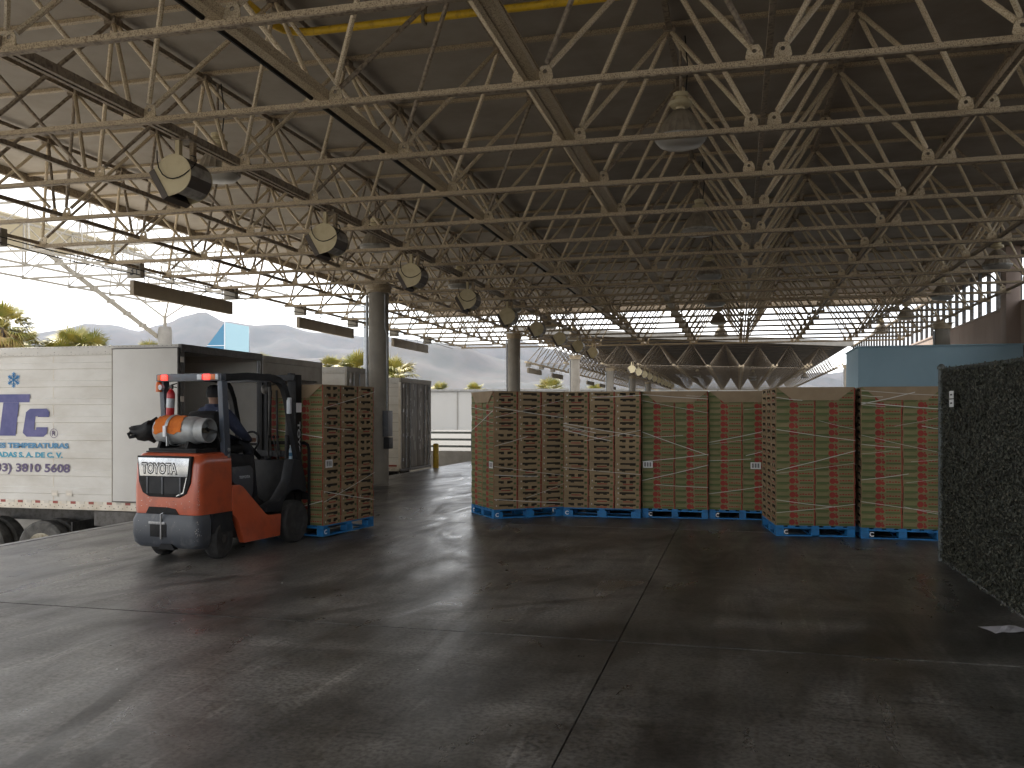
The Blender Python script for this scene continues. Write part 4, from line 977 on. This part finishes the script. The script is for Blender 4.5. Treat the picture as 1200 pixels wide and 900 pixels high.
# overhead guard
for sx in (-1, 1):
    b = MB(); b.bar((sx*.475,.085,1.12), (sx*.475,.02,2.0), .075, .10, 'guard_paint', (0,1,0)); o = b.build('rear_post', fk, bevel=.008)
    for z in (1.20, 1.13): MB().lathe([(.001,0),(.022,0),(.022,.012),(.001,.014)], 'steel', 8, TR(sx*.513,.09,z) @ RY(R(90*sx))).build('bolt', o)
    path = [(0.0,2.0),(.45,2.035),(.95,2.03),(1.10,2.0),(1.20,1.92),(1.27,1.78),(1.35,1.50),(1.46,1.15),(1.58,.80)]
    b = MB(); rings = []
    for k, (y, z) in enumerate(path):
        a = Vector(path[min(k+1, len(path)-1)])-Vector(path[max(k-1, 0)]); a.normalize(); nrm = Vector((-a.y, a.x))
        hw = .038; hh = .04
        rings.append([(sx*.475-hw, y+nrm.x*hh, z+nrm.y*hh), (sx*.475+hw, y+nrm.x*hh, z+nrm.y*hh), (sx*.475+hw, y-nrm.x*hh, z-nrm.y*hh), (sx*.475-hw, y-nrm.x*hh, z-nrm.y*hh)])
    b.loft(rings, 'lift_dark'); b.build('front_post', fk, smooth=40)
MB().box((-.53,-.06,1.965), (.53,.035,2.05), 'guard_paint').build('rear_beam', fk, bevel=.018)
MB().box((-.437,1.00,1.985), (.437,1.08,2.06), 'guard_paint').build('front_beam', fk, bevel=.012)
for k in range(7): MB().bar((-.36+.12*k,.03,2.035), (-.36+.12*k,1.02,2.045), .028, .045, 'guard_paint').build('roof_bar', fk)
for x0, x1, m_ in ((-.49,-.43,'amber_lens'),(-.428,-.33,'red_lens'),(.16,.235,'clear_lens'),(.255,.365,'red_lens'),(.367,.45,'amber_lens'),(.452,.50,'clear_lens')):
    MB().box((x0,-.078,1.978), (x1,-.0605,2.04), m_).build('tail_light', fk, bevel=.008)
MB().lathe([(.001,0),(.038,0),(.038,.08),(.030,.11),(.001,.12)], 'amber_lens', 14, TR(-.50,-.04,1.85)).build('beacon', fk, smooth=40); MB().lathe([(.001,0),(.03,0),(.03,.05),(.001,.055)], 'clear_lens', 12, TR(-.43,-.04,1.90) @ RX(R(90))).build('work_lamp', fk)
MB().lathe([(.001,0),(.055,0),(.06,.012),(.05,.02),(.001,.03)], 'steel_dark', 20, TR(.24,1.10,1.90) @ RX(R(90))).build('mirror', fk, smooth=40)
MB().box((.50,1.23,1.60), (.56,1.27,1.80), 'clear_lens').build('side_mirror', fk, bevel=.01); MB().tube([(.475,1.26,1.75),(.53,1.27,1.76)], .01, 'black_plastic', 6).build('mirror_arm', fk)
MB().tube([(.42,1.30,1.05),(.42,1.33,1.32)], .012, 'steel_dark', 6).build('control_stalk', fk)
MB().box((.33,1.40,1.04), (.40,1.45,1.34), 'black_plastic').build('instrument_pod', fk, bevel=.01)
# wheels
rt = wheel_mesh(.22, .17, .11, 'rear_tyre', False); ft = wheel_mesh(.265, .20, .15, 'front_tyre', False)
rrim = MB().lathe([(.112,-.06),(.105,-.065),(.09,-.02),(.05,-.03),(.045,-.075),(.001,-.08)], 'steel_dark', 20, axis='y').mesh('hub', smooth=35)
frim = MB().lathe([(.152,-.07),(.145,-.08),(.125,-.03),(.08,-.02),(.07,-.07),(.001,-.075)], 'steel_dark', 20, axis='y').mesh('hub', smooth=35)
for sx in (-1, 1):
    w_ = link('wheel', rt, fk, (sx*.435, 0, .22), (0, 0, R(90)+R(14))); h_ = link('hub', rrim, w_); h_.rotation_euler = (0, 0, 0 if sx > 0 else math.pi)
    w_.rotation_euler = (0, 0, R(90)+R(13))
    w_ = link('wheel', ft, fk, (sx*.44, 1.415, .265), (0, 0, R(90))); h_ = link('hub', frim, w_); h_.rotation_euler = (0, 0, 0 if sx > 0 else math.pi)
MB().box((-.33,-.06,.17), (.33,.06,.29), 'steel_dark').build('steer_axle', fk); MB().box((-.33,1.34,.18), (.33,1.48,.36), 'steel_dark').build('drive_axle', fk)
# mast
for sx in (-1, 1):
    MB().box((sx*.30-.05,1.63,.10), (sx*.30+.05,1.76,2.10), 'black_plastic').build('outer_mast_rail', fk, bevel=.008)
    MB().box((sx*.215-.032,1.65,.12), (sx*.215+.032,1.75,2.12), 'lift_dark').build('inner_mast_rail', fk, bevel=.006)
    MB().tube([(sx*.155,1.68,.25),(sx*.155,1.68,1.95)], .026, 'steel_dark', 10).build('lift_cylinder', fk, smooth=40)
for z in (.35, 1.05, 2.02): MB().box((-.345,1.60,z), (.345,1.635,z+.08), 'lift_dark').build('mast_crosshead', fk, bevel=.006)
v_, f_ = text_geo('TOYOTA', .62, .06, .03); MB().add(v_, f_, 'clear_lens', TR(.3515,1.665,1.50) @ RZ(R(90)) @ RY(R(90))).build('lettering', fk)
MB().box((.3505,1.635,1.62), (.353,1.755,1.74), 'white_mark').build('decal', fk)
MB().tube([(.06,1.60,.5),(.08,1.56,1.2),(.05,1.58,1.9)], .014, 'rubber', 6).build('hose', fk); MB().tube([(-.06,1.60,.5),(-.08,1.55,1.2),(-.05,1.58,1.9)], .014, 'rubber', 6).build('hose', fk)
# carriage, load backrest, forks
for z in (.17, .50): MB().box((-.46,1.775,z), (.46,1.82,z+.09), 'black_plastic').build('carriage_bar', fk, bevel=.006)
for sx in (-1, 1):
    pts = [(sx*.45,1.80,.25),(sx*.45,1.80,1.14),(sx*.43,1.80,1.20),(sx*.37,1.80,1.225),(0,1.80,1.225)]
    MB().tube(pts, .022, 'black_plastic', 8).build('backrest_frame', fk, smooth=50)
    MB().box((sx*.24-.06,1.79,.05), (sx*.24+.06,1.835,.66), 'steel_dark').box((sx*.24-.06,1.8351,.05), (sx*.24+.06,2.85,.088), 'steel_dark').build('fork', fk, bevel=.004)
for x in (-.28,-.10,.10,.28): MB().box((x-.013,1.79,.60), (x+.013,1.81,1.21), 'black_plastic').build('backrest_bar', fk)
# bottle cradle
MB().box((-.36,-.34,1.193), (.40,.02,1.225), 'black_plastic').build('tank_bracket', fk, bevel=.006)
for x in (-.22, .22):
    MB().prism([(-.32,1.226),(.0,1.226),(-.03,1.30),(-.16,1.262),(-.29,1.30)], x-.02, x+.02, 'black_plastic', 'x').build('tank_saddle', fk)

t = thing('gas_cylinder', 'grey gas cylinder lying across the back of the forklift', 'gas cylinder', (-5.945, 8.76, 0), R(-7.7)); t.scale = (.87, .94, 1)
TC = TR(0, -.16, 1.418)
MB().lathe([(.001,-.40),(.06,-.395),(.115,-.37),(.145,-.33),(.153,-.28),(.153,.24),(.145,.29),(.12,.32),(.06,.34),(.001,.345)], 'tank_paint', 28, TC, axis='x').build('shell', t, smooth=40)
MB().lathe([(.135,.27),(.135,.44),(.125,.44),(.125,.28)], 'tank_paint', 28, TC, axis='x', closed=True).build('collar', t, smooth=35)
MB().tube([(.33,-.16,1.418),(.42,-.16,1.418)], .03, 'rim', 10).tube([(.42,-.16,1.418),(.43,-.20,1.44)], .018, 'black_plastic', 8).build('valve', t)
MB().tube([(.42,-.20,1.44),(.46,-.05,1.40),(.44,.06,1.25),(.40,.09,1.15)], .012, 'rubber', 8).build('gas_hose', t, smooth=50)
b = MB(); n = 26; vv = []; ff = []
xsx = [-.30,-.27,-.20,-.13,-.06,.0,.05,.10]
for q, x in enumerate(xsx):
    for k in range(n):
        a = R(-60+250*k/(n-1)+ (6*math.sin(q*1.7))); rr = .160+.007*math.sin(k*2.3+q*1.3)+.004*rnd.random()
        vv.append((x-.04*math.cos(a)*(q/7.), -.16+rr*math.cos(a), 1.418+rr*math.sin(a)))
for q in range(len(xsx)-1):
    for k in range(n-1): ff.append((q*n+k, q*n+k+1, (q+1)*n+k+1, (q+1)*n+k))
b.add(vv, ff, 'orange_cloth'); b.build('orange_cover', t, smooth=60)
MB().lathe([(.170,-.115),(.174,-.115),(.174,-.07),(.170,-.07)], 'galvanised', 28, TC, axis='x', closed=True).build('strap', t, smooth=40)
MB().box((-.115,-.355,1.35), (-.07,-.333,1.47), 'white_mark').build('buckle', t, bevel=.004); MB().box((-.06,-.355,1.25), (-.045,-.32,1.36), 'galvanised').build('strap_end', t)
t = thing('black_bag', 'crumpled black bag hanging off the left end of the gas cylinder', 'bag', (-5.945, 8.76, 0), R(-7.7)); t.scale = (.87, .94, 1)
b = MB(); rings = []
for q, (x, y, z, rx, rz) in enumerate(((-.38,-.17,1.42,.10,.11),(-.44,-.18,1.42,.13,.13),(-.54,-.19,1.40,.10,.10),(-.64,-.21,1.39,.085,.075),(-.72,-.22,1.41,.07,.05),(-.78,-.22,1.43,.02,.03))):
    rings.append([(x+.02*math.sin(k*2.1+q), y+rx*math.cos(2*math.pi*k/14)*(1+.16*math.sin(k*3.1+q*2)), z+rz*math.sin(2*math.pi*k/14)*(1+.2*math.sin(k*2.3+q*1.4))) for k in range(14)])
b.loft(rings, 'black_plastic'); b.tube([(-.70,-.25,1.40),(-.74,-.30,1.37),(-.70,-.31,1.34),(-.64,-.28,1.35)], .02, 'black_plastic', 7); b.build('bag', t, smooth=60)
t = thing('fire_extinguisher', 'small red fire extinguisher hanging at the rear guard post', 'extinguisher', (-5.945, 8.76, 0), R(-7.7)); t.scale = (.87, .94, 1)
TE = TR(-.335, -.02, 1.54) @ RY(R(4))
MB().lathe([(.001,0),(.045,.0),(.05,.02),(.05,.13),(.0,.13)], 'red_paint', 18, TE).lathe([(.0505,.131),(.0505,.235),(.05,.236)], 'galvanised', 18, TE).lathe([(.05,.237),(.05,.29),(.03,.325),(.018,.335),(.018,.35)], 'red_paint', 18, TE).build('cylinder', t, smooth=40)
MB().box((-.02,-.015,.345), (.02,.015,.385), 'steel_dark', TE).bar((-.01,0,.385), (.085,0,.41), .018, .01, 'black_plastic', T=TE).bar((-.01,0,.37), (.08,0,.365), .018, .01, 'black_plastic', T=TE).build('valve_handle', t)
MB().tube([(-.02,0,.36),(-.06,0,.33),(-.065,0,.22),(-.055,0,.10)], .011, 'rubber', 7, TE).build('hose', t, smooth=50); MB().box((-.09,-.012,.12), (-.052,.012,.16), 'black_plastic', TE).build('mount', t)
t = thing('water_bottle', 'small clear water bottle standing on the forklift dash', 'bottle', (-5.945, 8.76, 0), R(-7.7)); t.scale = (.87, .94, 1)
TBt = TR(.40, 1.44, 1.032); MB().lathe([(.001,0),(.03,0),(.032,.02),(.032,.10),(.028,.12),(.012,.15),(.012,.16),(.001,.16)], 'bottle_plastic', 14, TBt).build('bottle', t, smooth=40)
MB().lathe([(.0326,.04),(.0326,.085)], 'text_blue', 14, TBt).build('wrapper', t); MB().lathe([(.001,.178),(.014,.178),(.014,.158),(.001,.158)], 'white_mark', 10, TBt).build('bottle_cap', t)

# ------------------------------------------------------------------ driver
dr = thing('person', 'driver in navy jacket and black cap seated in the forklift', 'person', (-5.945, 8.76, 0), R(-7.7)); dr.scale = (.87, .94, 1)
J = {'pel':(0,.42,1.30,.15),'wst':(0,.40,1.42,.145),'cst':(-.01,.39,1.56,.195),'nkb':(-.01,.39,1.665,.085),'nk':(-.01,.40,1.71,.055),'hd1':(-.01,.405,1.75,.068),'hd2':(-.01,.41,1.82,.088),'hd3':(-.01,.41,1.885,.072),
     'shL':(-.20,.39,1.61,.10),'elL':(-.30,.56,1.40,.072),'wrL':(-.15,.86,1.31,.045),'haL':(-.13,.93,1.30,.036),
     'shR':(.19,.39,1.61,.10),'elR':(.31,.55,1.38,.072),'wrR':(.17,.86,1.29,.045),'haR':(.15,.92,1.29,.036),
     'hpL':(-.10,.46,1.29,.10),'knL':(-.14,.90,1.20,.07),'anL':(-.14,1.02,.56,.045),'toL':(-.14,1.18,.49,.04),
     'hpR':(.10,.46,1.29,.10),'knR':(.15,.88,1.19,.07),'anR':(.15,1.00,.56,.045),'toR':(.15,1.16,.49,.04)}
ks = list(J); E_ = [('pel','wst'),('wst','cst'),('cst','nkb'),('nkb','nk'),('nk','hd1'),('hd1','hd2'),('hd2','hd3'),('cst','shL'),('shL','elL'),('elL','wrL'),('wrL','haL'),('cst','shR'),('shR','elR'),('elR','wrR'),('wrR','haR'),
      ('pel','hpL'),('hpL','knL'),('knL','anL'),('anL','toL'),('pel','hpR'),('hpR','knR'),('knR','anR'),('anR','toR')]
me = bpy.data.meshes.new('body'); me.from_pydata([J[k][:3] for k in ks], [(ks.index(a), ks.index(c)) for a, c in E_], [])
tmp = bpy.data.objects.new('body_source', me); COL.objects.link(tmp)
tmp.modifiers.new('skin', 'SKIN'); sv = me.skin_vertices[0].data
for q, k in enumerate(ks): sv[q].radius = (J[k][3], J[k][3]*(.78 if k in ('cst','wst','pel') else 1)); sv[q].use_root = (k == 'pel')
ss = tmp.modifiers.new('sub', 'SUBSURF'); ss.levels = 2; ss.render_levels = 2
dg = bpy.context.evaluated_depsgraph_get(); bme = bpy.data.meshes.new_from_object(tmp.evaluated_get(dg)); bpy.data.objects.remove(tmp)
bme.materials.clear()
for k in ('jacket','trousers','skin','rubber'): bme.materials.append(M[k])
mi = []
for p in bme.polygons:
    c = p.center
    if c.z > 1.70 and c.y < .6: mi.append(2)
    elif c.y > .87 and 1.24 < c.z < 1.36 and abs(c.x) < .22: mi.append(2)
    elif c.z < .60: mi.append(3)
    elif c.z < 1.345 and (abs(c.x) < .24) and not (c.y > .55 and c.z > 1.29): mi.append(1)
    else: mi.append(0)
bme.polygons.foreach_set('material_index', mi); bme.shade_smooth(); bme.name = 'body'
link('body', bme, dr)
for sx, w_ in ((-1,'L'), (1,'R')):          # fingers closed on the wheel rim
    b = MB()
    h_ = Vector(J['ha'+w_][:3])
    for q in range(4): b.tube([h_+Vector((-.03+.02*q,.02,.012)), h_+Vector((-.03+.02*q,.055,.010)), h_+Vector((-.03+.02*q,.065,-.012)), h_+Vector((-.03+.02*q,.045,-.03))], [.010,.009,.009,.007], 'skin', 6)
    b.tube([h_+Vector((-sx*.035,.0,.0)), h_+Vector((-sx*.05,.03,.0)), h_+Vector((-sx*.045,.055,-.01))], [.011,.010,.008], 'skin', 6)
    b.build('fingers', dr, smooth=60)
hc = Vector((-.01,.41,1.835))
b = MB(); b.lathe([(.098,0),(.099,.03),(.085,.075),(.05,.098),(.001,.104)], 'cap', 20, TR(hc.x, hc.y, hc.z)); b.prism([(-.075,.07),(.075,.07),(.06,.15),(.0,.175),(-.06,.15)], 0, .012, 'cap', 'z', TR(hc.x, hc.y, hc.z)); b.build('cap', dr, smooth=50)
b = MB(); b.lathe([(.089,-.045),(.0935,-.02),(.0935,.0)], 'hair', 18, TR(hc.x, hc.y-.006, hc.z)); b.build('hair', dr, smooth=60)
b = MB(); b.lathe([(.001,-.02),(.014,-.012),(.016,.004),(.001,.014)], 'skin', 8, TR(hc.x, hc.y+.095, hc.z-.035)); b.build('nose', dr, smooth=60)
for sx in (-1, 1):
    MB().lathe([(.001,-.012),(.02,-.008),(.024,.004),(.001,.010)], 'skin', 10, TR(hc.x+sx*.092, hc.y+.005, hc.z-.03) @ RY(R(90))).build('ear', dr, smooth=60)
    MB().lathe([(.001,-.006),(.010,0),(.001,.006)], 'ink', 8, TR(hc.x+sx*.033, hc.y+.083, hc.z-.012)).build('eye', dr)
b = MB(); b.lathe([(.105,-.02),(.115,.0),(.095,.05),(.085,.06),(.075,.05)], 'jacket', 18, TR(-.01,.385,1.655)); b.build('hood', dr, smooth=60)
b = MB()
for q in range(4):
    b.tube([(-.16+.02*q,.235,1.62-.05*q),(-.05,.225,1.56-.05*q),(.08,.23,1.60-.06*q),(.17,.27,1.64-.05*q)], .0035, 'jacket_line', 4)
    b.tube([(.235+.01*q,.42+.02*q,1.62-.06*q),(.26+.01*q,.46+.02*q,1.56-.06*q),(.28+.008*q,.50+.02*q,1.48-.06*q)], .0035, 'jacket_line', 4)
b.build('check_pattern', dr)

# ================================================================== BEYOND THE DOCK
# open canopy of a further bay on the left, on a column with a strut head
c3 = thing('lattice_canopy', 'pale open lattice canopy on a strut-headed column behind the lettered trailer', 'canopy')
gx = lambda i: -18.8+2.0*(i-.5); gy = lambda j: 26.2+2.0*(j-.5); zl3, zu3 = 5.9, 7.35
ia, ib, ja, jb = -1, 2, -3, 2
for i in range(ia, ib+1): MB().bar((gx(i), gy(ja), zl3), (gx(i), gy(jb), zl3), .05, .06, 'light_frame').build('lower_chord', c3)
for j in range(ja, jb+1): MB().bar((gx(ia), gy(j), zl3-.05), (gx(ib), gy(j), zl3-.05), .05, .06, 'light_frame').build('cross_chord', c3)
for i in range(ia, ib): MB().bar((gx(i+.5), gy(ja+.5), zu3), (gx(i+.5), gy(jb-.5), zu3), .05, .06, 'light_frame').build('upper_chord', c3)
for j in range(ja, jb): MB().bar((gx(ia+.5), gy(j+.5), zu3+.06), (gx(ib-.5), gy(j+.5), zu3+.06), .05, .06, 'light_frame').build('purlin', c3)
me_ = MB().tube([(0,0,0),(0,0,Vector((1,1,zu3-zl3)).length)], .02, 'light_frame', 5, cap=False).mesh('diagonal')
for i in range(ia, ib):
    for j in range(ja, jb):
        up = Vector((gx(i+.5), gy(j+.5), zu3))
        for a in (0, 1):
            for c in (0, 1):
                lo = Vector((gx(i+a), gy(j+c), zl3)); link('diagonal', me_, c3, mw=Matrix.Translation(lo) @ (up-lo).to_track_quat('Z','Y').to_matrix().to_4x4())
MB().box((gx(ia)-3.0, gy(ja)-.5, zu3+.12), (gx(ia)+1.0, gy(jb)-1.5, zu3+.17), 'cream_deck').build('deck_panel', c3)
col3 = thing('column', 'round concrete column with four steel struts on top, beyond the trailer', 'column', (-18.8, 26.2, -1.25))
MB().lathe([(.23,0),(.23,5.6),(.21,5.75),(.19,5.8)], 'concrete', 20).build('shaft', col3, smooth=40); MB().tube([(0,0,5.8),(0,0,6.15)], .06, 'light_frame', 10).build('neck', col3)
for sx in (-1, 1):
    for sy in (-1, 1): MB().tube([(0,0,6.1),(sx*1.0,sy*1.0,zl3+1.25)], .028, 'light_frame', 6).build('strut', col3)
t = thing('brace', 'pale inclined steel brace with bolted plates running down to the column', 'brace')
A = Vector((-19.0, 26.1, 4.2)); B = Vector((-20.3, 22.3, 6.6)); MB().bar(A, B, .09, .12, 'light_frame').build('beam', t)
for k in range(1, 7): p = A+(B-A)*k/7; MB().box((-.08,-.1,-.07), (.08,.1,.07), 'light_frame', Matrix.Translation(p)).build('bolt_plate', t)

# glass pyramid, warehouse, light pole
gp = thing('glass_building', 'blue glass wedge-shaped building rising behind the trailers', 'building', (-44.7, 70.9, -1.25), .249)
H = 11.1
V = [(-8.8,1.2,0),(0,0,0),(1.9,.9,0),(0,9,0),(0,0,H),(1.9,.9,H-.3)]
b = MB(); b.add([V[0],V[1],V[4]], [(0,1,2)], 'glass_shaded'); b.build('glazed_face', gp)
b = MB(); b.add([V[1],V[2],V[5],V[4]], [(0,1,2,3)], 'glass_lit'); b.build('glazed_face', gp)
b = MB(); b.add([V[0],V[4],V[5],V[2],V[3]], [(0,1,4),(1,2,4),(2,3,4)], 'glass_shaded'); b.build('glazed_back', gp)
for z in (3,5,7,9):
    f_ = 1-z/H; MB().bar((0,-.03,z), (V[0][0]*f_, V[0][1]*f_-.03, z), .06, .06, 'white_mark').build('mullion', gp)
MB().bar((0,-.04,0), (0,-.04,H), .08, .08, 'white_mark').build('mullion', gp)
wh = thing('warehouse', 'long white warehouse wall beyond the railing', 'building', (-36, 140, -1.25))
MB().box((-70,0,0), (62,30,6.6), 'white_wall').build('wall', wh); MB().box((-70.3,-.3,6.6), (62.3,30.3,6.9), 'concrete').build('parapet', wh)
for k in range(22): MB().box((-69+6*k,-.12,0), (-68.8+6*k,-.001,6.55), 'fascia').build('pilaster', wh)
t = thing('light_pole', 'thin grey pole rising behind the closed trailer', 'pole', (-17.7, 40.3, -1.25)); MB().tube([(0,0,0),(0,0,8.2)], [.08,.05], 'galvanised', 8).build('mast', t)
MB().bar((0,0,8.1), (-.9,0,8.3), .1, .08, 'galvanised').build('lamp_arm', t)

# fan palms
def palm_crown(seed, nf=72, droop=1.0, skirt=60):
    rn = random.Random(seed); b = MB()
    def frond(el, az, L, fan, m, seg=13, dr=1.0):
        d = Vector((math.cos(el)*math.cos(az), math.cos(el)*math.sin(az), math.sin(el)))
        s = d.cross(Vector((0,0,1)));  s = s.normalized() if s.length > .01 else Vector((1,0,0)); u = s.cross(d)
        base = Vector((0,0,0)); tip = d*L*.5+Vector((0,0,-.06*dr))
        b.add([base-s*.02, base+s*.02, tip+s*.012, tip-s*.012], [(0,1,2,3)], m)
        for k in range(seg):
            a = (k/(seg-1)-.5)*2*fan; dd = (d*math.cos(a)+s*math.sin(a)).normalized(); ll = L*.62*(1-.28*abs(a)/fan)*rn.uniform(.85,1.1)
            w_ = dd.cross(u).normalized()*.038; m1 = tip+dd*ll*.6+u*.05*abs(a); e1 = tip+dd*ll+Vector((0,0,-.22*dr*ll*rn.uniform(.5,1.3)))
            b.add([tip-w_*.3, m1-w_, e1, m1+w_, tip+w_*.3], [(0,1,2,3,4)], m)
    for k in range(nf):
        el = R(rn.triangular(-50, 88, 20)); frond(el, rn.uniform(0, 6.283), rn.uniform(1.5, 2.1), 1.15, 'palm_sunlit', dr=droop if el < .6 else .5)
    for k in range(skirt): frond(R(rn.uniform(-80, -30)), rn.uniform(0, 6.283), rn.uniform(1.2, 1.8), .8, 'palm_dry', 9, 1.0)
    me = bpy.data.meshes.new('crown'); me.from_pydata(b.v, [], b.f); [me.materials.append(M[k]) for k in b.mats]; me.polygons.foreach_set('material_index', b.m); return me
crowns = [palm_crown(1), palm_crown(2, 62, 1.3, 75), palm_crown(3, 80, .8, 50)]
def palm(x, y, top, s, k, label):
    t = thing('palm_tree', label, 'palm tree', (x, y, -1.25), rnd.uniform(0, 6), 'fan palms beyond the dock')
    h_ = top+1.25-1.5*s
    MB().tube([(0,0,0),(.05,0,h_*.3),(0,.05,h_*.7),(0,0,h_)], [.34*s,.26*s,.22*s,.2*s], 'palm_trunk', 10).build('trunk', t, smooth=50)
    c = link('crown', crowns[k % 3], t, (0, 0, h_)); c.scale = (s*1.35, s*1.35, s*1.2)
PALMS = [      # x, y, height of the crown top, size
    (-70.8, 72.8, 12.2, 1.35, 'tallest fan palm, at the left edge behind the lettered trailer'),
    (-74.9, 79.0, 10.5, 1.3, 'fan palm just right of the tallest one at the left edge'),
    (-73.6, 74.1, 11.0, 1.4, 'fan palm half cut off by the left edge of the picture'),
    (-78.0, 83.3, 8.6, 1.2, 'low bushy fan palm second from the left edge'),
    (-91.8, 100.5, 9.4, 0.9, 'small fan palm between the two palm clumps'),
    (-71.2, 81.0, 9.2, 1.2, 'left palm of the clump above the lettering'),
    (-71.2, 83.0, 10.6, 1.3, 'middle palm of the clump above the lettering'),
    (-68.8, 82.6, 10.0, 1.25, 'right palm of the clump above the lettering'),
    (-96.3, 130.3, 13.3, 1.3, 'dark fan palm beside the strut-headed column'),
    (-78.9, 114.1, 10.9, 0.9, 'fan palm top peeping over the trailer right of the strut column'),
    (-72.1, 126.1, 10.6, 1.0, 'palm top just showing over the second trailer'),
    (-53.2, 110.3, 9.0, 1.0, 'small palm over the closed grey trailer'),
    (-39.7, 87.9, 7.7, 1.15, 'fan palm left of the dock-side column'),
    (-34.6, 86.1, 7.2, 1.2, 'full golden fan palm right of the dock-side column'),
    (-36.8, 89.7, 6.6, 1.1, 'fan palm close behind the dock-side column'),
    (-68.4, 199.3, 8.6, 1.2, 'small far palm over the white warehouse, left one'),
    (-61.8, 206.1, 8.7, 1.25, 'small far palm over the white warehouse, right one'),
    (-32.7, 156.8, 7.6, 1.3, 'far palm between the second and third columns'),
    (-29.4, 188.6, 7.4, 1.1, 'far palm tucked under the roof edge near the fourth column'),
]
for k, (x, y, top, s, lab) in enumerate(PALMS): palm(x, y, top, s, k, lab)

# hills
def ridge_interp(P, a):
    if a <= P[0][0]: return P[0][1]
    for (a0, h0), (a1, h1) in zip(P, P[1:]):
        if a <= a1: t_ = (a-a0)/(a1-a0); t_ = t_*t_*(3-2*t_); return h0+(h1-h0)*t_
    return P[-1][1]
from mathutils import noise as mnoise
def hills(name, prof, r0, r1, r2, rough, seed):
    b = MB(); NA, NR = 260, 26; a0, a1 = R(-62), R(62)
    for k in range(NA+1):
        a = a0+(a1-a0)*k/NA; hgt = ridge_interp(prof, math.tan(a)*1038+600 if abs(a) < R(60) else (-3000 if a < 0 else 3000))
        for q in range(NR+1):
            f = q/NR; r_ = r0+(r2-r0)*f; fr = (r1-r0)/(r2-r0)
            sh = (f/fr)**1.25 if f < fr else max(0, 1-(f-fr)/(1-fr))
            zz = hgt*(r1/1038)*sh
            nz_ = mnoise.fractal((math.sin(a)*r_/420+seed, math.cos(a)*r_/420, seed), .9, 2.1, 6)
            zz += nz_*rough*min(1, sh*1.6)*(1 if abs(f-fr) > .06 else .35)
            wa = a-(-.0); wx = r_*math.sin(wa)/max(.2, math.cos(a))*1.0; wz = r_
            X = wx*math.cos(.249)-wz*math.sin(.249); Y = wx*math.sin(.249)+wz*math.cos(.249)
            b.v.append((X, Y, max(-2, zz-2 if q == 0 else zz)))
    for k in range(NA):
        for q in range(NR): i = k*(NR+1)+q; b.f.append((i, i+NR+1, i+NR+2, i+1))
    me = bpy.data.meshes.new(name); me.from_pydata(b.v, [], b.f); me.materials.append(M['hill']); me.shade_smooth(); return link(name, me, None, kind='structure')
far_p = [(-900,70),(-300,100),(0,95),(35,98),(70,104),(105,112),(130,110),(165,103),(190,106),(215,115),(238,119),(262,111),(300,108),(330,112),(370,100),(430,92),(520,84),(600,78),(700,66),(850,50),(1200,40),(2500,60)]
near_p = [(-900,20),(0,22),(150,28),(260,40),(330,66),(400,72),(470,78),(540,77),(600,66),(680,48),(800,34),(1000,26),(2500,30)]
hills('hills', far_p, 2300, 3600, 4600, 70, 3.3); hills('hills', near_p, 1500, 2300, 2900, 60, 8.1)

# haze in the air
hz = MB().box((-5800,-5800,-2.4), (5800,5800,620), 'ink'); me = hz.mesh('haze'); me.materials.clear()
hm = bpy.data.materials.new('haze_air'); hm.use_nodes = True; nt = hm.node_tree; nt.nodes.clear()
ho = nt.nodes.new('ShaderNodeOutputMaterial'); hv = nt.nodes.new('ShaderNodeVolumePrincipled'); hv.inputs['Color'].default_value = (.50, .64, .95, 1); hv.inputs['Density'].default_value = 3.8e-5; hv.inputs['Anisotropy'].default_value = .35
nt.links.new(hv.outputs[0], ho.inputs['Volume']); me.materials.append(hm); link('haze', me, None, kind='stuff')
